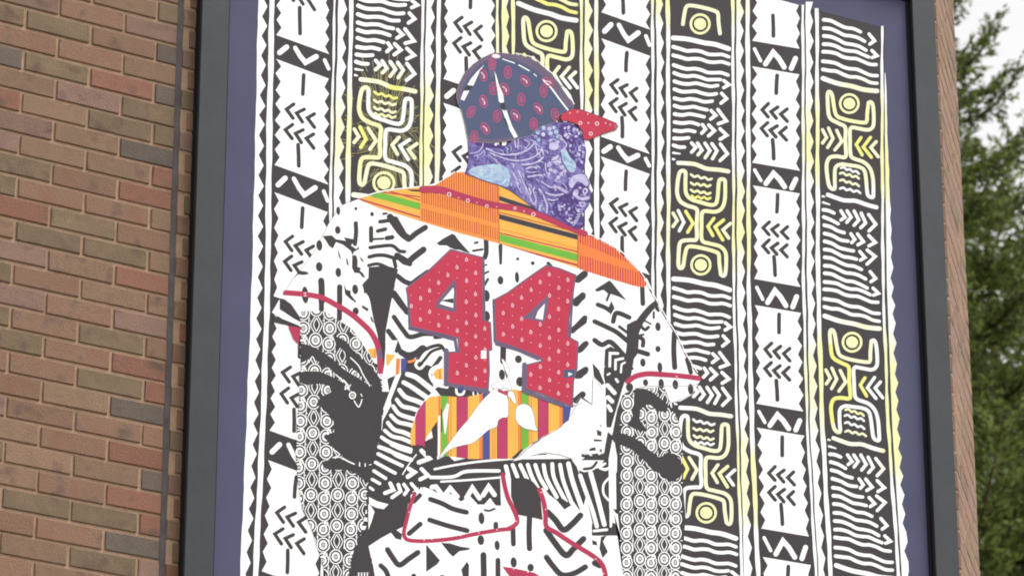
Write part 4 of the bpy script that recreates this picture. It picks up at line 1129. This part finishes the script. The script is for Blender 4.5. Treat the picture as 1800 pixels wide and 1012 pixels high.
# carved swirls
SW = [([(252,280),(320,315),(400,330),(500,325),(570,300),(620,262),(645,225)],13),([(290,320),(400,362),(500,380),(600,365),(680,322),(700,285)],11),([(540,412),(620,405),(680,380),(712,350)],14),([(575,445),(620,430),(660,440)],13),([(575,465),(610,475),(655,470)],9),
 ([(590,510),(650,500),(722,492)],14),([(465,470),(490,520),(510,590),(540,640)],8),([(510,460),(545,520),(565,580),(600,650)],14),([(600,600),(610,690),(640,730),(655,690),(630,630),(640,598)],13),([(680,610),(720,680),(742,740),(740,800)],15),([(690,740),(682,778)],16),
 ([(700,550),(760,590),(830,600),(900,640)],13),([(735,640),(800,660),(870,650)],11),([(750,690),(790,700),(830,690)],10),([(800,580),(860,600),(910,632)],9),([(650,230),(662,300),(690,340)],9),([(700,280),(715,330)],12),([(120,320),(180,310),(220,270),(225,240)],9),
 ([(150,345),(190,335),(240,300)],6),([(270,330),(330,380),(400,440)],7),([(130,440),(200,430),(260,440)],6),([(160,470),(220,455),(300,460),(370,500)],6),([(300,430),(360,450),(400,510),(390,560)],6),([(730,400),(735,460),(760,520)],8),([(760,390),(820,400),(870,440),(890,500)],7),
 ([(860,300),(900,260),(880,220),(850,200)],12),([(480,205),(490,270)],9),([(512,205),(508,275)],9),([(560,210),(600,240),(560,290)],7),([(820,545),(880,570),(905,610)],6)]
for L,w in SW: ST('lilac','q7',L,w,7.6)
for L,w in (([(270,300),(400,345),(520,345),(620,300)],6),([(560,425),(650,415)],6),([(530,480),(570,570),(600,640)],6),([(620,620),(640,680)],8),([(700,640),(725,740)],7),([(590,485),(660,483)],6),([(700,560),(790,620),(860,640)],6),([(740,540),(700,470),(720,400)],7),([(850,330),(830,370),(770,385)],6),([(910,500),(900,440),(860,380)],6),([(640,310),(560,350)],5)): ST('dviolet','q7',L,w,7.8)
FL('teal','q7',[(862,310),(890,285),(930,350),(975,400),(970,460),(930,470),(890,420),(868,370)],7.5,sm=True)
FL('lilac','q7',[(775,380),(810,345),(845,340),(855,400),(820,395)],7.5,sm=True); FL('lilac','q7',[(765,240),(825,235),(830,285),(770,290)],7.55,sm=True)
FL('lilac','q7',[(920,575),(925,540),(960,500),(1020,488),(1050,500),(1078,560),(1060,585),(1020,555),(985,550),(945,600)],7.7,sm=True)
FL('dviolet','q7',[(950,600),(1000,560),(1060,580),(1078,620),(1070,650),(1000,650),(960,690),(930,650)],7.3,sm=True)
for x,y,a,b in ((975,640,22,32),(1052,625,22,26),(1030,730,28,26),(1010,600,12,10)): Ell('lilac', x, y, a, b, 20, 7.75)
crop('q7'); Ell('dviolet', 1050, 625, 10, 12, 0, 7.9); Ell('mid', 1030, 732, 14, 12, 0, 7.9)
ST('lilac','q7',[(985,672),(1030,690),(1078,678)],24,7.75); ST('dviolet','q7',[(985,700),(1030,708),(1085,705)],9,7.85)
for k in range(7): ST('lilac','q7',[(950+k*9,905-k*22),(985+k*8,880-k*18)],7,7.6)
crop('q7')
rr = random.Random(31)
HQ = HD
n_ = 0
for _ in range(1500):
    x, y = rr.uniform(110, 1060), rr.uniform(110, 900)
    if not inside((x, y), HQ): continue
    a = .55+.5*math.sin(x*.006)+.4*math.cos(y*.008)+rr.uniform(-.35, .35)
    L = rr.uniform(18, 46)
    p = [(x, y), (x+L*.5*math.cos(a)+rr.uniform(-5,5), y+L*.5*math.sin(a)), (x+L*math.cos(a+.5), y+L*math.sin(a+.5))]
    if not all(inside(q, HQ) for q in p): continue
    Str(rr.choice(['lilac','mid','dviolet','mid','lilac','dviolet','teal']), tr(p), rr.uniform(4, 8)/4.6, 7.15, raw=True)
    n_ += 1
    if n_ > 300: break
# ---- cap
part('cap')
CP = [(112,452),(118,400),(135,345),(180,255),(260,170),(345,112),(430,72),(520,68),(640,84),(760,112),(850,165),(950,250),(1050,370),(1110,450),(1155,530),(1150,560),(1060,602),(1000,640),(1000,682),(880,712),(820,752),(780,800),(660,830),(560,850),(420,868),(300,860),(218,850),(190,700),(160,580),(128,520)]
FL('slate','r1',CP,8.2)
FL('plum','r1',[(112,452),(118,400),(135,345),(180,255),(260,170),(345,112),(430,72),(520,68),(500,118),(380,140),(300,190),(215,290),(165,390),(150,500),(128,520)],8.3)
FL('plum','r1',[(520,68),(640,84),(760,112),(850,165),(950,250),(1050,370),(1110,450),(1155,530),(1110,560),(1000,430),(900,310),(830,235),(740,175),(640,130),(520,110)],8.3)
FL('plum','r1',[(215,800),(420,840),(600,815),(640,830),(560,850),(420,868),(300,860),(218,850)],8.3)
FL('plum','r1',[(400,140),(470,140),(460,230),(420,300),(400,230)],8.3)
crop('r1'); q = tr(CP); Str('outline', q+[q[0]], .9, 8.9, raw=True, sm=False, cap=False)
Str('white', tr([(640,70),(780,104),(880,175),(990,275),(1080,390),(1160,520)]), 1.6, 8.9, raw=True)
FL('white','r1',[(362,172),(320,230),(262,360),(210,352),(240,300),(300,230)],8.6); FL('white','r1',[(178,405),(228,402),(182,492),(150,480)],8.6)
FL(B,'r1',[(215,352),(262,360),(232,400),(175,400)],8.55)
FL('white','r1',[(450,228),(468,270),(490,350),(530,440),(535,505),(510,515),(490,500),(478,400)],8.6)
FL('white','r1',[(515,560),(560,580),(580,640),(605,710),(660,812),(628,825),(585,750),(548,650)],8.6)
FL(B,'r1',[(505,510),(540,510),(552,560),(540,585),(510,560)],8.65); FL(B,'r1',[(528,640),(552,650),(580,730),(560,720)],8.65)
for L,w in (([(525,122),(630,158)],9),([(668,175),(760,226)],10),([(802,254),(825,275)],8),([(882,305),(960,385),(1030,480),(1105,575)],14)): ST('white','r1',L,w,8.6)
FL('white','r1',[(1040,365),(1090,385),(1130,440),(1155,505),(1110,465)],8.95)
crop('r1'); Ell('pale', 465, 96, 40, 20, 8, 8.9); Ell('white', 465, 96, 28, 12, 8, 9.1); Ell('white', 463, 880, 12, 12, 0, 8.9)
for x,y,a,dark in ((570,240,0,0),(725,315,-35,1),(545,388,-25,1),(888,405,0,0),(690,480,0,0),(842,562,-35,1),(350,265,-15,1),(355,498,-12,1),(243,592,25,0),(475,630,10,0),(640,622,-35,1),(370,738,-30,1),(800,700,0,0),(272,812,0,0),(440,385,0,0),(990,615,-10,0),(930,325,-60,1),(432,160,0,0)):
    Ring('pais', x, y, 32, 54, 7, 8.7, ang=a, n=18); Ring('pais', x, y, 14, 33, 5, 8.75, ang=a, n=14)
    ca, sa = math.cos(math.radians(a)), math.sin(math.radians(a))
    def rp(u, v): return (x+u*ca-v*sa, y+u*sa+v*ca)
    Str('pale' if dark else 'pink', tr([rp(-8,-26), rp(2,-6), rp(7,10), rp(0,26)]), (10 if dark else 4)/5.059, 8.8, raw=True)
    Str('pink', tr([rp(9,-20), rp(-6,6), rp(-8,20)]), 5/5.059, 8.85, raw=True)
part('cap_brim')
BR = [(1040,640),(1060,602),(1150,562),(1222,570),(1300,600),(1400,635),(1530,690),(1552,722),(1530,750),(1400,792),(1290,842),(1240,832),(1238,770),(1190,705),(1100,672),(1050,668)]
FL('brick','r1',BR,9.1); crop('r1'); q = tr(BR); Str('black', q[1:15], 1.0, 9.3, raw=True, sm=False, cap=False)
crop('r1')
for x,y,a in ((1122,602,6),(1190,590,6),(1215,690,13),(1285,690,7),(1363,695,15),(1440,690,6),(1308,785,14),(1280,610,6),(1480,705,5),(1535,722,12)): Ring('pale' if a < 12 or x < 1500 else 'outline', x, y, a, a, a*.6, 9.3, n=9)

# ---- link the printed parts
settle()
for name, P in PARTS.items():
    used = sorted(set(P['m']))
    mobj(name, P['v'], P['f'], [INK[INKL[i]] for i in used], [used.index(i) for i in P['m']])
# ------------------------------------------------------------------ evergreens beyond the building
leafm = mat("needles_green", (88,98,48), .7, 0, 1.6, spec=.2, c2=(118,132,70), k=1.15)
leafd = mat("needles_dark", (48,56,32), .75, 0, 1.4, spec=.2, c2=(76,86,46), k=1.15)
barkm = mat("bark", (96,74,60), .95, .3, 20, k=.6)
for m in (leafm, leafd):
    t = m.node_tree; b = t.nodes["Principled BSDF"]; out = t.nodes["Material Output"]
    tl = t.nodes.new("ShaderNodeBsdfTranslucent"); mxs = t.nodes.new("ShaderNodeMixShader"); mxs.inputs[0].default_value = .35
    src = b.inputs["Base Color"].links[0].from_socket
    t.links.new(src, tl.inputs["Color"]); t.links.new(b.outputs[0], mxs.inputs[1]); t.links.new(tl.outputs[0], mxs.inputs[2]); t.links.new(mxs.outputs[0], out.inputs["Surface"])
def world_at(px, py, hd):
    d = ray(px, py); t = hd/math.hypot(d.x, d.y)
    return CAM + d*t
def tube(V, F, pts, r0, r1, n=6):
    base = len(V)
    for i, p in enumerate(pts):
        a = pts[max(i-1, 0)]; b = pts[min(i+1, len(pts)-1)]
        d = (b-a).normalized(); u = d.orthogonal().normalized(); w = d.cross(u)
        r = r0+(r1-r0)*i/(len(pts)-1)
        for k in range(n):
            an = 2*math.pi*k/n; q = p+u*math.cos(an)*r+w*math.sin(an)*r
            V.append((q.x, q.y, q.z))
    for i in range(len(pts)-1):
        for k in range(n):
            F.append((base+i*n+k, base+i*n+(k+1) % n, base+(i+1)*n+(k+1) % n, base+(i+1)*n+k))
def evergreen(loc, H, rad, zlow, seed, label, nb, droop, leaf=.05, group=None, density=1.0, apex=1.0):
    rg = np.random.default_rng(seed); rr = random.Random(seed)
    root = empty("evergreen_tree", loc, label, "tree", group)
    V, F = [], []
    tube(V, F, [Vector((0,0,0)), Vector((.05,.03,H*.5)), Vector((0,0,H*.99))], H*.016, .02, 9)
    tr_ = meshobj("trunk", V, F, barkm, parent=root, smooth=True)
    BV, BF = [], []
    P, D = [], []       # leaf positions and directions
    for i in range(nb):
        t = (i+rr.random())/nb
        z = zlow+(H-zlow)*t
        L = rad*((1-t)**apex)*rr.uniform(.72, 1.12)+.25
        az = i*2.399963+rr.uniform(-.3, .3)
        out = Vector((math.cos(az), math.sin(az), 0)); side = Vector((-out.y, out.x, 0))
        pts = []
        for k in range(7):
            s = k/6
            pts.append(Vector((0,0,z))+out*L*s+side*(L*.08*math.sin(s*3+i))+Vector((0,0, L*(-droop*math.sin(s*2.2)+.42*s*s*s+.18*s))))
        tube(BV, BF, pts, .012+.012*L, .004, 4)
        nt_ = int(L*13*density)+3
        for j in range(nt_):
            s = .12+.88*(j+rr.random())/nt_
            f = s*6; a = min(int(f), 5); p = pts[a].lerp(pts[a+1], f-a); dr = (pts[a+1]-pts[a]).normalized()
            tw = L*.34*(1-s*.80)*rr.uniform(.6, 1.2)+.10
            sg = 1 if j % 2 else -1
            td = (dr*rr.uniform(.5, 1.1)+side*sg*rr.uniform(.5, 1.1)+Vector((0,0,rr.uniform(-.25,.35)))).normalized()
            n = max(4, int(tw/leaf*2.6*density))
            ss = rg.random(n); tip = np.array(td*tw)
            base = np.array(p)
            pos = base+ss[:,None]*tip+rg.normal(0, 1, (n,3))*(.012+.035*tw)
            pos[:,2] += .10*tw*ss*ss
            dd = np.array(td)*1.1+rg.normal(0, .55, (n,3))
            P.append(pos); D.append(dd)
    P = np.concatenate(P); D = np.concatenate(D)
    n = len(P)
    D /= np.linalg.norm(D, axis=1)[:,None]
    Sx = np.cross(D, rg.normal(0, 1, (n,3))); Sx /= np.linalg.norm(Sx, axis=1)[:,None]
    l = leaf*rg.uniform(.7, 1.5, n)[:,None]; w = leaf*.20*rg.uniform(.7, 1.4, n)[:,None]
    q = np.stack([P-D*l*.5, P+Sx*w, P+D*l*.6, P-Sx*w], 1).reshape(-1, 3)
    me = bpy.data.meshes.new("crown")
    me.vertices.add(4*n); me.vertices.foreach_set("co", q.ravel().astype(np.float32))
    me.loops.add(4*n); me.loops.foreach_set("vertex_index", np.arange(4*n, dtype=np.int32))
    me.polygons.add(n); me.polygons.foreach_set("loop_start", np.arange(0, 4*n, 4, dtype=np.int32)); me.polygons.foreach_set("loop_total", np.full(n, 4, dtype=np.int32))
    me.materials.append(leafm); me.materials.append(leafd)
    me.polygons.foreach_set("material_index", (rg.random(n) < .4).astype(np.int32))
    me.update(); me.validate()
    o = bpy.data.objects.new("crown", me); COL.objects.link(o); o.parent = root
    meshobj("limbs", BV, BF, barkm, parent=root, smooth=True)
    print(label, "leaves", n)
    return root
def tz(px, py, hd): return world_at(px, py, hd).z
g1 = world_at(1646, 506, 31)
evergreen((g1.x, g1.y, 0), tz(1646, -20, 31), 2.5, 8.5, 4, "feathery evergreen close behind the angled corner, its sprays reaching over the sky", 125, .12, leaf=.06, group=None, density=2.0, apex=.75)
g2 = world_at(1930, 506, 37)
evergreen((g2.x, g2.y, 0), tz(1920, 95, 37), 2.7, 8.0, 9, "broader dark evergreen tree farther back at the right edge of the photo", 150, .1, leaf=.075, density=1.0, apex=.7)
g3 = world_at(1740, 506, 45)
evergreen((g3.x, g3.y, 0), tz(1740, 330, 45), 4.2, 8.5, 21, "dense dark evergreen filling the lower right behind the two nearer trees", 130, .1, leaf=.10, density=1.0, apex=.4)
